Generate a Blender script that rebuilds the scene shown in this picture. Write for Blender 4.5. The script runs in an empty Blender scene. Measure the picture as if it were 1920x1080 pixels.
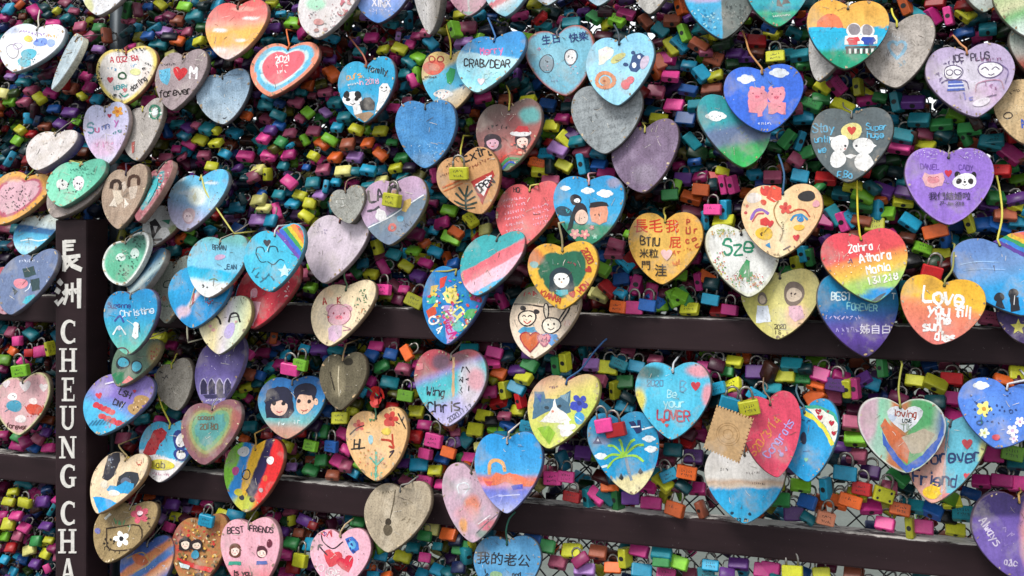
import bpy, bmesh, math, random
import numpy as np
from mathutils import Vector, Matrix
from mathutils.geometry import tessellate_polygon

random.seed(7); rng = np.random.default_rng(7)
scene = bpy.context.scene
COL = scene.collection

# ------------------------------------------------------------------ camera
F, CX, HY = 1900.0, 960.0, 377.0            # focal length in photo pixels, principal column, horizon row
YAW = math.radians(17.56)
D = 1.66                                    # distance of the camera from the fence plane (Y = 0)
CAM = Vector((0.0, -D, 1.5))
AX = Vector((-math.sin(YAW), math.cos(YAW), 0)); RT = Vector((math.cos(YAW), math.sin(YAW), 0)); UP = Vector((0, 0, 1))
cd = bpy.data.cameras.new('camera'); cam = bpy.data.objects.new('camera', cd); COL.objects.link(cam)
cd.sensor_width = 36; cd.lens = F / 1920 * 36; cd.shift_y = -(540 - HY) / 1920
cd.clip_start = 0.05; cd.clip_end = 2000
cam.location = CAM; cam.rotation_euler = (math.pi / 2, 0, YAW)
scene.camera = cam

# ------------------------------------------------------------------ sky, sun, exposure
SUN_DIR = Vector((-0.36, -0.66, 1.08)).normalized()
w = bpy.data.worlds.new('World'); scene.world = w; w.use_nodes = True
nt = w.node_tree; bg = nt.nodes['Background']
sky = nt.nodes.new('ShaderNodeTexSky'); sky.sky_type = 'NISHITA'; sky.sun_disc = False
sky.sun_elevation = math.asin(SUN_DIR.z); sky.sun_rotation = math.atan2(SUN_DIR.x, SUN_DIR.y)
sky.air_density = 1.0; sky.dust_density = 1.0
hs = nt.nodes.new('ShaderNodeHueSaturation'); hs.inputs['Saturation'].default_value = 0.35
cl = nt.nodes.new('ShaderNodeMix'); cl.data_type = 'RGBA'; cl.inputs[0].default_value = .65       # even overcast veil over the clear sky
cl.inputs[7].default_value = (9.5, 9.7, 10.0, 1)
nt.links.new(sky.outputs[0], hs.inputs['Color']); nt.links.new(hs.outputs[0], cl.inputs[6]); nt.links.new(cl.outputs[2], bg.inputs[0])
bg.inputs[1].default_value = 0.08
sl = bpy.data.lights.new('sun', 'SUN'); sl.energy = 1.45; sl.angle = math.radians(18); sl.color = (1, .97, .93)
so = bpy.data.objects.new('sun', sl); COL.objects.link(so)
so.rotation_euler = (-SUN_DIR).to_track_quat('-Z', 'Y').to_euler()
vs = scene.view_settings; vs.view_transform = 'Standard'; vs.look = 'None'; vs.gamma = 1; vs.exposure = 1.0

# ------------------------------------------------------------------ helpers
def ray(px, py):
    return AX + RT * ((px - CX) / F) + UP * ((HY - py) / F)
def at_y(px, py, y):                        # where the ray through a photo pixel meets the plane Y = y
    d = ray(px, py); return CAM + d * ((y - CAM.y) / d.y)
def project(p):
    v = Vector(p) - CAM; t = v.dot(AX)
    return (CX + F * v.dot(RT) / t, HY - F * v.z / t, t)
def lin(c):
    if isinstance(c, str):
        if len(c) == 3: c = ''.join(ch * 2 for ch in c)
        c = [int(c[i:i + 2], 16) / 255 for i in (0, 2, 4)]
    return np.array([(v / 12.92 if v < .04045 else ((v + .055) / 1.055) ** 2.4) for v in c])
def link(o, parent=None):
    COL.objects.link(o)
    if parent: o.parent = parent
    return o
def tag(o, label, cat, group=None, kind=None):
    if label: o['label'] = label
    if cat: o['category'] = cat
    if group: o['group'] = group
    if kind: o['kind'] = kind
    return o
def mesh_obj(name, verts, faces, mat, parent=None, cols=None, smooth=False):
    me = bpy.data.meshes.new(name); me.from_pydata([tuple(v) for v in verts], [], faces)
    me.materials.append(mat)
    if cols is not None:
        a = me.color_attributes.new('Col', 'FLOAT_COLOR', 'POINT')
        buf = np.ones((len(verts), 4), dtype=np.float32); buf[:, :3] = np.array(cols)
        a.data.foreach_set('color', buf.ravel())
    if smooth: me.polygons.foreach_set('use_smooth', [True] * len(me.polygons))
    me.update()
    return link(bpy.data.objects.new(name, me), parent)
def tube(path, r, n=6):
    path = [Vector(p) for p in path]; V = []; Fc = []
    for i, p in enumerate(path):
        t = (path[min(i + 1, len(path) - 1)] - path[max(i - 1, 0)]).normalized()
        a = t.cross(Vector((0.31, 0.17, 0.93))).normalized(); b = t.cross(a)
        for k in range(n):
            th = 2 * math.pi * k / n; V.append(p + a * r * math.cos(th) + b * r * math.sin(th))
    for i in range(len(path) - 1):
        for k in range(n):
            Fc.append((i * n + k, i * n + (k + 1) % n, (i + 1) * n + (k + 1) % n, (i + 1) * n + k))
    Fc.append(tuple(range(n))[::-1]); Fc.append(tuple(range((len(path) - 1) * n, len(path) * n)))
    return V, Fc
def box(x0, x1, y0, y1, z0, z1, name, mat, parent=None, bev=0.0, seg=2):
    bm = bmesh.new(); bmesh.ops.create_cube(bm, size=1)
    for v in bm.verts: v.co = Vector(((x0 + x1) / 2 + v.co.x * (x1 - x0), (y0 + y1) / 2 + v.co.y * (y1 - y0), (z0 + z1) / 2 + v.co.z * (z1 - z0)))
    if bev: bmesh.ops.bevel(bm, geom=bm.edges[:], offset=bev, segments=seg, affect='EDGES', profile=.6)
    me = bpy.data.meshes.new(name); bm.to_mesh(me); bm.free(); me.materials.append(mat)
    return link(bpy.data.objects.new(name, me), parent)

# ------------------------------------------------------------------ materials
def new_mat(name):
    m = bpy.data.materials.new(name); m.use_nodes = True
    return m, m.node_tree, m.node_tree.nodes['Principled BSDF']
def noise(nt, scale, detail=4, rough=.6, coord=None, vec=(1, 1, 1)):
    n = nt.nodes.new('ShaderNodeTexNoise'); n.inputs['Scale'].default_value = scale
    n.inputs['Detail'].default_value = detail; n.inputs['Roughness'].default_value = rough
    tc = nt.nodes.new('ShaderNodeTexCoord'); mp = nt.nodes.new('ShaderNodeMapping'); mp.inputs['Scale'].default_value = vec
    nt.links.new(tc.outputs[coord or 'Object'], mp.inputs[0]); nt.links.new(mp.outputs[0], n.inputs['Vector'])
    return n
def ramp(nt, src, stops):
    r = nt.nodes.new('ShaderNodeValToRGB'); e = r.color_ramp.elements
    while len(e) < len(stops): e.new(.5)
    for el, (p, c) in zip(e, stops):
        el.position = p; el.color = (*c, 1) if not isinstance(c, (int, float)) else (c, c, c, 1)
    nt.links.new(src, r.inputs[0]); return r
def mix(nt, mode, fac, a, b):
    m = nt.nodes.new('ShaderNodeMix'); m.data_type = 'RGBA'; m.blend_type = mode
    for sock, v in ((m.inputs[0], fac), (m.inputs[6], a), (m.inputs[7], b)):
        if hasattr(v, 'is_output'): nt.links.new(v, sock)
        elif isinstance(v, (int, float)): sock.default_value = v
        else: sock.default_value = (*v, 1)
    return m.outputs[2]
def bump(nt, bs, h, s, d=.001):
    b = nt.nodes.new('ShaderNodeBump'); b.inputs['Strength'].default_value = s; b.inputs['Distance'].default_value = d
    nt.links.new(h, b.inputs['Height']); nt.links.new(b.outputs[0], bs.inputs['Normal'])
def attr(nt):
    a = nt.nodes.new('ShaderNodeAttribute'); a.attribute_name = 'Col'; return a.outputs['Color']

def mat_paint():
    m, nt, bs = new_mat('craft_paint')
    n1 = noise(nt, 55, 6, .65, vec=(1, .55, 1)); n2 = noise(nt, 260, 3, .7); n3 = noise(nt, 18, 5, .6)
    r1 = ramp(nt, n1.outputs[0], [(.25, .72), (.5, 1.0), (.75, 1.18)])
    r2 = ramp(nt, n2.outputs[0], [(.3, .76), (.6, 1.08)])
    c = mix(nt, 'MULTIPLY', 1.0, attr(nt), r1.outputs[0]); c = mix(nt, 'MULTIPLY', .8, c, r2.outputs[0])
    n4 = noise(nt, 85, 7, .7, vec=(1, .07, 1)); c = mix(nt, 'MULTIPLY', .75, c, ramp(nt, n4.outputs[0], [(.34, .74), (.52, 1.0), (.7, 1.08)]).outputs[0])
    worn = ramp(nt, n3.outputs[0], [(.54, 0), (.68, .5)])          # rubbed, dusty areas of the paint
    c = mix(nt, 'MIX', worn.outputs[0], c, (.42, .38, .33))
    nt.links.new(c, bs.inputs['Base Color']); bs.inputs['Roughness'].default_value = .55
    bs.inputs['Specular IOR Level'].default_value = .3
    bump(nt, bs, n1.outputs[0], .25); return m
def mat_wood():
    m, nt, bs = new_mat('weathered_wood')
    n1 = noise(nt, 60, 8, .7, vec=(1, .12, 1)); n2 = noise(nt, 35, 6, .75); n3 = noise(nt, 330, 3, .7)
    r1 = ramp(nt, n1.outputs[0], [(.3, .62), (.5, 1.1), (.72, 1.36)])
    r2 = ramp(nt, n2.outputs[0], [(.3, .66), (.52, 1.06), (.75, 1.22)])
    r3 = ramp(nt, n3.outputs[0], [(.38, .55), (.52, 1.08)])
    c = mix(nt, 'MULTIPLY', .85, attr(nt), r1.outputs[0]); c = mix(nt, 'MULTIPLY', .8, c, r2.outputs[0]); c = mix(nt, 'MULTIPLY', .6, c, r3.outputs[0])
    nt.links.new(c, bs.inputs['Base Color']); bs.inputs['Roughness'].default_value = .8
    bs.inputs['Specular IOR Level'].default_value = .2
    bump(nt, bs, n1.outputs[0], .5); return m
def lock_nodes(m, nt, bs, base):
    n = noise(nt, 120, 5, .65, 'Object'); n2 = noise(nt, 600, 3, .7)
    r = ramp(nt, n.outputs[0], [(.3, .72), (.55, 1.0), (.75, 1.12)])
    c = mix(nt, 'MULTIPLY', .9, base, r.outputs[0])
    d = ramp(nt, n2.outputs[0], [(.60, 0), (.70, .45)])
    c = mix(nt, 'MIX', d.outputs[0], c, (.16, .13, .11))            # chips and grime
    nt.links.new(c, bs.inputs['Base Color']); bs.inputs['Roughness'].default_value = .42
    bs.inputs['Specular IOR Level'].default_value = .35
    bump(nt, bs, n.outputs[0], .15)
def mat_lock_attr():
    m, nt, bs = new_mat('lacquered_lock'); lock_nodes(m, nt, bs, attr(nt)); return m
def mat_lock_obj():
    m, nt, bs = new_mat('lacquered_lock_single'); oi = nt.nodes.new('ShaderNodeObjectInfo'); lock_nodes(m, nt, bs, oi.outputs['Color']); return m
def mat_plain(name, col, rough=.5, metal=0, nscale=80, amt=.25):
    m, nt, bs = new_mat(name); n = noise(nt, nscale, 5, .65)
    r = ramp(nt, n.outputs[0], [(.3, 1 - amt), (.7, 1 + amt * .6)])
    c = mix(nt, 'MULTIPLY', 1.0, tuple(lin(col)), r.outputs[0]); nt.links.new(c, bs.inputs['Base Color'])
    bs.inputs['Roughness'].default_value = rough; bs.inputs['Metallic'].default_value = metal
    bump(nt, bs, n.outputs[0], .15); return m
def mat_rail(name, z_edge, hgt):
    # dark brown paint, chipped to pale primer along the top arris
    m, nt, bs = new_mat(name)
    tc = nt.nodes.new('ShaderNodeTexCoord'); sep = nt.nodes.new('ShaderNodeSeparateXYZ'); nt.links.new(tc.outputs['Object'], sep.inputs[0])
    n1 = noise(nt, 38, 8, .75, vec=(.35, 1, 1)); n2 = noise(nt, 9, 6, .65, vec=(.4, 1, 3)); n3 = noise(nt, 170, 4, .7)
    r = ramp(nt, n2.outputs[0], [(.3, .75), (.7, 1.3)])
    c = mix(nt, 'MULTIPLY', 1.0, tuple(lin('2a1c1f')), r.outputs[0])
    m1 = nt.nodes.new('ShaderNodeMath'); m1.operation = 'MULTIPLY_ADD'            # chip mask: height + noise
    nt.links.new(n1.outputs[0], m1.inputs[0]); m1.inputs[1].default_value = .013; m1.inputs[2].default_value = -.0056 - z_edge
    m2 = nt.nodes.new('ShaderNodeMath'); m2.operation = 'ADD'; nt.links.new(sep.outputs[2], m2.inputs[0]); nt.links.new(m1.outputs[0], m2.inputs[1])
    m3 = nt.nodes.new('ShaderNodeMath'); m3.operation = 'MULTIPLY'; nt.links.new(m2.outputs[0], m3.inputs[0]); m3.inputs[1].default_value = 900; m3.use_clamp = True
    c = mix(nt, 'MIX', m3.outputs[0], c, tuple(lin('b9b6b0')))
    sp = ramp(nt, n3.outputs[0], [(.68, 0), (.72, .4)]); c = mix(nt, 'MIX', sp.outputs[0], c, tuple(lin('8d8585')))
    nt.links.new(c, bs.inputs['Base Color']); bs.inputs['Roughness'].default_value = .62; bs.inputs['Specular IOR Level'].default_value = .22
    bump(nt, bs, n2.outputs[0], .2, .002); return m
PAINT = mat_paint(); WOOD = mat_wood(); LOCKA = mat_lock_attr(); LOCKO = mat_lock_obj()
STEEL = mat_plain('steel', '8f8b84', .42, .8, 200); DARK = mat_plain('dark_metal', '17181a', .6, 0, 200)
WIRE = mat_plain('black_wire', '16191b', .5, 0, 200); POLE = mat_plain('fence_pole', '27333b', .45, .3, 30)
LETTER = mat_plain('white_letter_paint', 'dedad2', .55, 0, 160, .22)

# ------------------------------------------------------------------ ground beyond the fence
def ground():
    m, nt, bs = new_mat('paving'); n = noise(nt, .8, 8, .7); n2 = noise(nt, 40, 4, .6)
    r = ramp(nt, n.outputs[0], [(.3, tuple(lin('4b524c'))), (.7, tuple(lin('6a706a')))])
    c = mix(nt, 'MULTIPLY', .4, r.outputs[0], ramp(nt, n2.outputs[0], [(.3, .7), (.7, 1.1)]).outputs[0])
    nt.links.new(c, bs.inputs['Base Color']); bs.inputs['Roughness'].default_value = .85
    o = mesh_obj('ground', [(-600, -600, 0), (600, -600, 0), (600, 600, 0), (-600, 600, 0)], [(0, 1, 2, 3)], m)
    tag(o, 'pale concrete paving beyond the fence', None, kind='structure')
    m2 = mat_plain('added_dark_ground', '4a4a4c', .9, 0, 60)
    o = mesh_obj('path', [(-600, -40, .004), (600, -40, .004), (600, -.25, .004), (-600, -.25, .004)], [(0, 1, 2, 3)], m2)  # unseen dark sheet, added to lower the light bouncing up onto the locks
    tag(o, 'added dark ground sheet in front of the fence, cutting bounced light', None, kind='structure')
ground()

# ------------------------------------------------------------------ chain-link fence, every zigzag wire its own part
X0, X1, Z0, Z1 = -2.62, 1.02, 0.04, 2.32
fence = tag(link(bpy.data.objects.new('chain_link_fence', None)), 'black chain-link fence that carries the padlocks and wooden hearts', 'fence')
PIT = .0215
def fence_wires():
    zs = []; z = Z0; i = 0
    path = []
    while z < Z1:
        s = 1 if i % 2 else -1
        path.append(Vector((s * PIT * .52, 0.0022 * (1 if (i % 2) else -1), z))); z += PIT * 1.0; i += 1
    V, Fc = tube(path, .0021, 4)
    me = bpy.data.meshes.new('wire'); me.from_pydata([tuple(v) for v in V], [], Fc); me.materials.append(WIRE)
    me2 = me.copy()
    for v in me2.vertices: v.co.x *= -1
    n = int((X1 - X0) / PIT)
    for k in range(n):
        o = link(bpy.data.objects.new('wire', me if k % 2 else me2), fence); o.location.x = X0 + k * PIT
        o.location.y = .0012 * (k % 2)
    for z in (Z1, Z0):
        V, Fc = tube([(X0 - .05, 0, z), (X1 + .05, 0, z)], .014, 10); mesh_obj('rail_tube', V, Fc, POLE, fence, smooth=True)
fence_wires()
POLE_PX = 225
pp = at_y(POLE_PX, 60, -.022)
for px_ in (pp.x, pp.x + 2.4):
    V, Fc = tube([(px_, -.022, 0), (px_, -.022, 2.36)], .0185, 14); mesh_obj('pole', V, Fc, POLE, fence, smooth=True)

# ------------------------------------------------------------------ wooden railing: post with lettering and two rails
railing = tag(link(bpy.data.objects.new('wooden_railing', None)), 'dark brown wooden railing with two rails and a lettered post', 'railing')
PF, PB = -.138, -.0782
a = at_y(103, 412, PF); b = at_y(161.5, 412, PF)
PX0, PX1, PZ = a.x, b.x, a.z
railing.location = ((PX0 + PX1) / 2, -.11, 0)
def rail(ytop, ybot, nm):
    RF, RB = -.078, -.042
    zt = at_y(1000, ytop, RF).z; zb = at_y(1000, ybot, RF).z
    o = box(X0 + .1, X1 - .1, RF, RB, zb, zt, 'rail', mat_rail(nm, zt, zt - zb), railing, .0035)
    o.matrix_parent_inverse = railing.matrix_basis.inverted()
    return zb, zt
RU = rail(586.5, 645.5, 'rail_paint_upper'); RL = rail(944.5, 1003, 'rail_paint_lower')
post = box(PX0, PX1, PF, PB, 0, PZ, 'post', mat_rail('post_paint', PZ + .02, 1), railing, .004)
post.matrix_parent_inverse = railing.matrix_basis.inverted()

def letters():
    def arc(cx, cy, rx, ry, a0, a1, w0, w1, n=18):        # stroke of varying width along an ellipse
        out, inn = [], []
        for i in range(n + 1):
            t = i / n; th = math.radians(a0 + (a1 - a0) * t); wd = w0 + (w1 - w0) * (math.sin(math.pi * t))
            out.append((cx + rx * math.cos(th), cy + ry * math.sin(th)))
            inn.append((cx + (rx - wd) * math.cos(th), cy + (ry - wd * .75) * math.sin(th)))
        return out + inn[::-1]
    R = lambda x0, y0, x1, y1: [(x0, y0), (x1, y0), (x1, y1), (x0, y1)]
    S = .2
    G = {
     'C': [arc(.55, .5, .5, .52, 48, 312, .1, .25), R(.84, .74, .92, .95), R(.84, .05, .92, .22)],
     'G': [arc(.55, .5, .5, .52, 48, 312, .1, .25), R(.84, .74, .92, .95), R(.72, .06, .92, .44), R(.6, .40, 1.02, .46)],
     'H': [R(.12, .03, .3, .97), R(.7, .03, .88, .97), R(.3, .45, .7, .55), R(0, 0, .42, .07), R(.58, 0, 1, .07), R(0, .93, .42, 1), R(.58, .93, 1, 1)],
     'E': [R(.16, .03, .36, .97), R(.02, 0, .9, .09), R(.02, .91, .86, 1), R(.36, .46, .66, .55), R(.8, .74, .86, .93), R(.84, .05, .9, .28), R(.62, .38, .68, .64)],
     'U': [R(.12, .3, .3, .97), R(.7, .3, .84, .97), R(0, .93, .42, 1), R(.56, .93, 1, 1), arc(.48, .32, .36, .34, 180, 360, .16, .14)],
     'N': [R(.12, .03, .24, .97), R(.76, .03, .88, .97), [(.08, 1), (.3, 1), (.9, 0), (.72, 0)], R(0, 0, .36, .07), R(.64, .93, 1, 1), R(-.02, .93, .2, 1)],
     'A': [[(.42, 1), (.6, 1), (.9, 0), (.68, 0)], [(.42, 1), (.5, .9), (.24, 0), (.12, 0)], R(.3, .3, .72, .38), R(0, 0, .36, .06), R(.58, 0, 1, .06)],
    }
    items = [('C', 600, 644, 113, 144), ('H', 653, 697, 112, 145), ('E', 708, 752, 116, 143), ('U', 761, 805, 113, 144), ('N', 818, 859, 112, 144),
             ('G', 871, 914, 112, 143), ('C', 940, 984, 113, 143), ('H', 992, 1037, 110, 144), ('A', 1047, 1092, 112, 144), ('U', 1104, 1148, 113, 144)]
    for ch, y0, y1, x0, x1 in items:
        V, Fc = [], []
        for k, poly in enumerate(G[ch]):
            e = .0012 + .00006 * k
            pts = []
            for (u, v) in poly:
                p = at_y(x0 + (x1 - x0) * u, y1 - (y1 - y0) * v, PF); pts.append(Vector((p.x, PF - e, p.z)))
            i0 = len(V); n = len(pts); V += pts + [p + Vector((0, e + .0005, 0)) for p in pts]
            for t in tessellate_polygon([[Vector((p.x, p.z, 0)) for p in pts]]): Fc.append(tuple(i0 + q for q in t))
            for i in range(n): Fc.append((i0 + i, i0 + (i + 1) % n, i0 + n + (i + 1) % n, i0 + n + i))
        mesh_obj('letter', V, Fc, LETTER, post)
    # the two brush characters above the latin letters, drawn as tapered strokes
    chars = {
     'chang': ((105, 451, 153, 510), [[(.34, 0), (.34, .52), .075], [(.34, .04), (.78, .02), .06], [(.34, .17), (.70, .15), .05], [(.34, .30), (.70, .28), .05],
               [(0, .56), (.5, .53), (.96, .48), .075], [(.38, .56), (.33, .98), .085], [(.33, .96), (.56, .74), .05], [(.86, .58), (.62, .72), .05], [(.46, .56), (.66, .80), (1.02, .93), .09]]),
     'zhou': ((104, 522, 153, 579), [[(.12, .06), (.26, .20), .09], [(.02, .36), (.18, .46), .09], [(.02, .72), (.1, .86), (.32, .64), .07], [(.44, .18), (.44, .6), (.34, .86), .065],
               [(.66, .14), (.66, .78), .055], [(.92, 0), (.92, .98), .085], [(.30, .42), (.38, .54), .05], [(.36, .40), (.94, .34), .04], [(.52, .40), (.58, .54), .05], [(.76, .38), (.82, .5), .05]]),
    }
    for nm, ((x0, y0, x1, y1), strokes) in chars.items():
        V, Fc = [], []
        for k, s in enumerate(strokes):
            wd = s[-1]; pts = s[:-1]; e = .0012 + .00006 * k
            L, Rr = [], []
            for i, (u, v) in enumerate(pts):
                q0 = pts[max(i - 1, 0)]; q1 = pts[min(i + 1, len(pts) - 1)]
                dx, dy = (q1[0] - q0[0]), (q1[1] - q0[1]); l = math.hypot(dx, dy); nx, ny = -dy / l, dx / l
                ww = wd * (1.0 if i == 0 else (.85 if i < len(pts) - 1 else .8))
                L.append((u + nx * ww, v + ny * ww)); Rr.append((u - nx * ww, v - ny * ww))
            poly = L + Rr[::-1]; pts3 = []
            for (u, v) in poly:
                p = at_y(x0 + (x1 - x0) * u, y0 + (y1 - y0) * v, PF); pts3.append(Vector((p.x, PF - e, p.z)))
            i0 = len(V); n = len(pts3); V += pts3 + [p + Vector((0, e + .0005, 0)) for p in pts3]
            for t in tessellate_polygon([[Vector((p.x, p.z, 0)) for p in pts3]]): Fc.append(tuple(i0 + q for q in t))
            for i in range(n): Fc.append((i0 + i, i0 + (i + 1) % n, i0 + n + (i + 1) % n, i0 + n + i))
        mesh_obj('letter', V, Fc, LETTER, post)
letters()

# ------------------------------------------------------------------ stroke font for the hand-painted writing (x 0-4, baseline 2, caps 8)
GL = {'A': '022842 1434', 'B': '02082847362505 2544432202', 'C': '4728180703122243', 'D': '02082847432202', 'E': '48080242 0535', 'F': '480802 0535',
 'G': '47281807031222434525', 'H': '0802 4842 0545', 'I': '2822', 'J': '4843221203', 'K': '0802 4805 0542', 'L': '080242', 'M': '0208254842', 'N': '02084248',
 'O': '180703123243473818', 'P': '02083847463505', 'Q': '180703123243473818 2442', 'R': '02083847463505 2542', 'S': '4738180706354443321203', 'T': '0848 2822',
 'U': '080312324348', 'V': '082248', 'W': '0812253248', 'X': '0842 4802', 'Y': '082548 2522', 'Z': '08480242', '0': '180703123243473818', '1': '172822',
 '2': '07183847460242', '3': '0848254443321203', '4': '380444 3832', '5': '480805354443321203', '6': '48180603123243443505', '7': '084812',
 '8': '180706354443321203044638', '9': '463515071838474322', 'a': '361605031232 3632', 'b': '0802 0516364543321203', 'c': '4536160503123243', 'd': '361605031232 3832',
 'e': '04444536160503123243', 'f': '48382722 1636', 'g': '361605031232 363110', 'h': '0802 0516364542', 'i': '2622 2728', 'j': '363110', 'k': '0802 3604 0442', 'l': '2822',
 'm': '0602 05162522 25364542', 'n': '0602 0516364542', 'o': '160503123243453616', 'p': '0600 0516364543321203', 'q': '361605031232 3630', 'r': '0602 041636',
 's': '46160534433202', 't': '282332 0646', 'u': '0603123243 4642', 'v': '062246', 'w': '0612253246', 'x': '0642 4602', 'y': '0623 4610', 'z': '06460242',
 '-': '1535', '.': '2223', "'": '2827', '/': '0248', '&': '422718072602122244', '+': '2327 0545', '!': '2824 2322', ' ': ''}
def strokes_of(text, jit=0.0):
    out = []; x = 0
    for ch in text:
        wd = {'i': 2.6, 'l': 2.4, 'I': 2.6, '.': 2.4, "'": 2.2, ' ': 3.4, 't': 4.2, 'M': 5.6, 'm': 5.6}.get(ch, 5.2)
        off = -1 if ch in "ilI.'1" else 0
        jy = random.uniform(-jit, jit); jr = random.uniform(-jit, jit) * .06
        for s in GL.get(ch, '').split():
            out.append([(x + off + int(s[i]) + jr * (int(s[i + 1]) - 5), int(s[i + 1]) - 5 + jy) for i in range(0, len(s), 2)])
        x += wd
    return out, x - 1.2
def cr(pts, n=4):                          # Catmull-Rom through open points
    if len(pts) < 3: return list(pts)
    P = [np.array(p, float) for p in pts]; P = [2 * P[0] - P[1]] + P + [2 * P[-1] - P[-2]]; out = []
    for i in range(1, len(P) - 2):
        for k in range(n):
            t = k / n
            out.append(tuple(.5 * ((2 * P[i]) + (-P[i - 1] + P[i + 1]) * t + (2 * P[i - 1] - 5 * P[i] + 4 * P[i + 1] - P[i + 2]) * t * t + (-P[i - 1] + 3 * P[i] - 3 * P[i + 1] + P[i + 2]) * t ** 3)))
    out.append(tuple(P[-2])); return out

# heart outline, x in -.5...5, v 0 (lobe tops) .. 1 (tip)
HALF = [(0, .085), (.055, .05), (.15, .008), (.27, .0), (.385, .05), (.465, .155), (.5, .30), (.486, .44), (.42, .605), (.315, .765), (.182, .90), (.062, .98), (0, 1.0)]
_h = cr(HALF, 4)
OUTL = _h + [(-x, v) for x, v in _h[-2:0:-1]]
VN = .085; ASP = 1.13
CV = .42                                   # centre of the polar grid

def hull(pts):
    pts = sorted(set((round(x, 3), round(y, 3)) for x, y in pts))
    def half(ps):
        r = []
        for p in ps:
            while len(r) > 1 and (r[-1][0] - r[-2][0]) * (p[1] - r[-2][1]) - (r[-1][1] - r[-2][1]) * (p[0] - r[-2][0]) <= 0: r.pop()
            r.append(p)
        return r
    a = half(pts); b = half(pts[::-1]); return a[:-1] + b[:-1]
def clip(poly, hl):
    out = list(poly)
    for i in range(len(hl)):
        a, b = hl[i], hl[(i + 1) % len(hl)]; ex, ey = b[0] - a[0], b[1] - a[1]
        ins = [ex * (p[1] - a[1]) - ey * (p[0] - a[0]) for p in out]
        if all(s >= 0 for s in ins): continue
        nw = []
        for k in range(len(out)):
            p, q, sp, sq = out[k], out[(k + 1) % len(out)], ins[k], ins[(k + 1) % len(out)]
            if sp >= 0: nw.append(p)
            if (sp >= 0) != (sq >= 0):
                t = sp / (sp - sq); nw.append((p[0] + (q[0] - p[0]) * t, p[1] + (q[1] - p[1]) * t))
        out = nw
        if len(out) < 3: return []
    return out
def inside(pt, hl):
    x, y = pt
    for i in range(len(hl)):
        a, b = hl[i], hl[(i + 1) % len(hl)]
        if (b[0] - a[0]) * (y - a[1]) - (b[1] - a[1]) * (x - a[0]) < 0: return False
    return True

# ------------------------------------------------------------------ painted motifs -> flat polygons (photo-tile coordinates)
def ell(x, y, rx, ry, ang=0, n=20):
    c, s = math.cos(math.radians(ang)), math.sin(math.radians(ang))
    p0, p1 = random.uniform(0, 6.28), random.uniform(0, 6.28)
    return [(x + rx * m * math.cos(t) * c - ry * m * math.sin(t) * s, y + rx * m * math.cos(t) * s + ry * m * math.sin(t) * c) for t, m in [(2 * math.pi * k / n, 1 + .06 * math.sin(4 * math.pi * k / n + p0) + .045 * math.sin(6 * math.pi * k / n + p1)) for k in range(n)]]
def hpoly(x, y, wd, ang=0, asp=.95):
    c, s = math.cos(math.radians(ang)), math.sin(math.radians(ang)); out = []
    base = [(0, .17), (.1, .05), (.25, 0), (.4, .06), (.49, .2), (.46, .38), (.3, .68), (0, 1)]
    for (u, v) in base + [(-u, v) for u, v in base[-2:0:-1]]:
        px, py = u * wd, (v - .48) * wd * asp; out.append((x + px * c - py * s, y + px * s + py * c))
    return out
def stroke(pts, wd):
    out = []
    for (a, b) in zip(pts[:-1], pts[1:]):
        dx, dy = b[0] - a[0], b[1] - a[1]; l = math.hypot(dx, dy)
        if l < 1e-6: continue
        q = wd / 2 * random.uniform(.72, 1.22); dx, dy = dx / l * q, dy / l * q
        out.append([(a[0] - dx * .6 - dy, a[1] - dy * .6 + dx), (b[0] + dx * .6 - dy, b[1] + dy * .6 + dx), (b[0] + dx * .6 + dy, b[1] + dy * .6 - dx), (a[0] - dx * .6 + dy, a[1] - dy * .6 - dx)])
    return out
_cjk = {}
def cjk(text):
    if text not in _cjk:
        cu = bpy.data.curves.new('glyph', 'FONT'); cu.body = text; cu.align_x = 'CENTER'; cu.offset = .012; cu.resolution_u = 2
        ob = bpy.data.objects.new('glyph', cu); COL.objects.link(ob)
        dg = bpy.context.evaluated_depsgraph_get(); me = ob.evaluated_get(dg).to_mesh()
        me.calc_loop_triangles(); vv = [(v.co.x, v.co.y) for v in me.vertices]
        _cjk[text] = [[vv[i] for i in t.vertices] for t in me.loop_triangles]
        ob.evaluated_get(dg).to_mesh_clear(); bpy.data.objects.remove(ob); bpy.data.curves.remove(cu)
    return _cjk[text]
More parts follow.
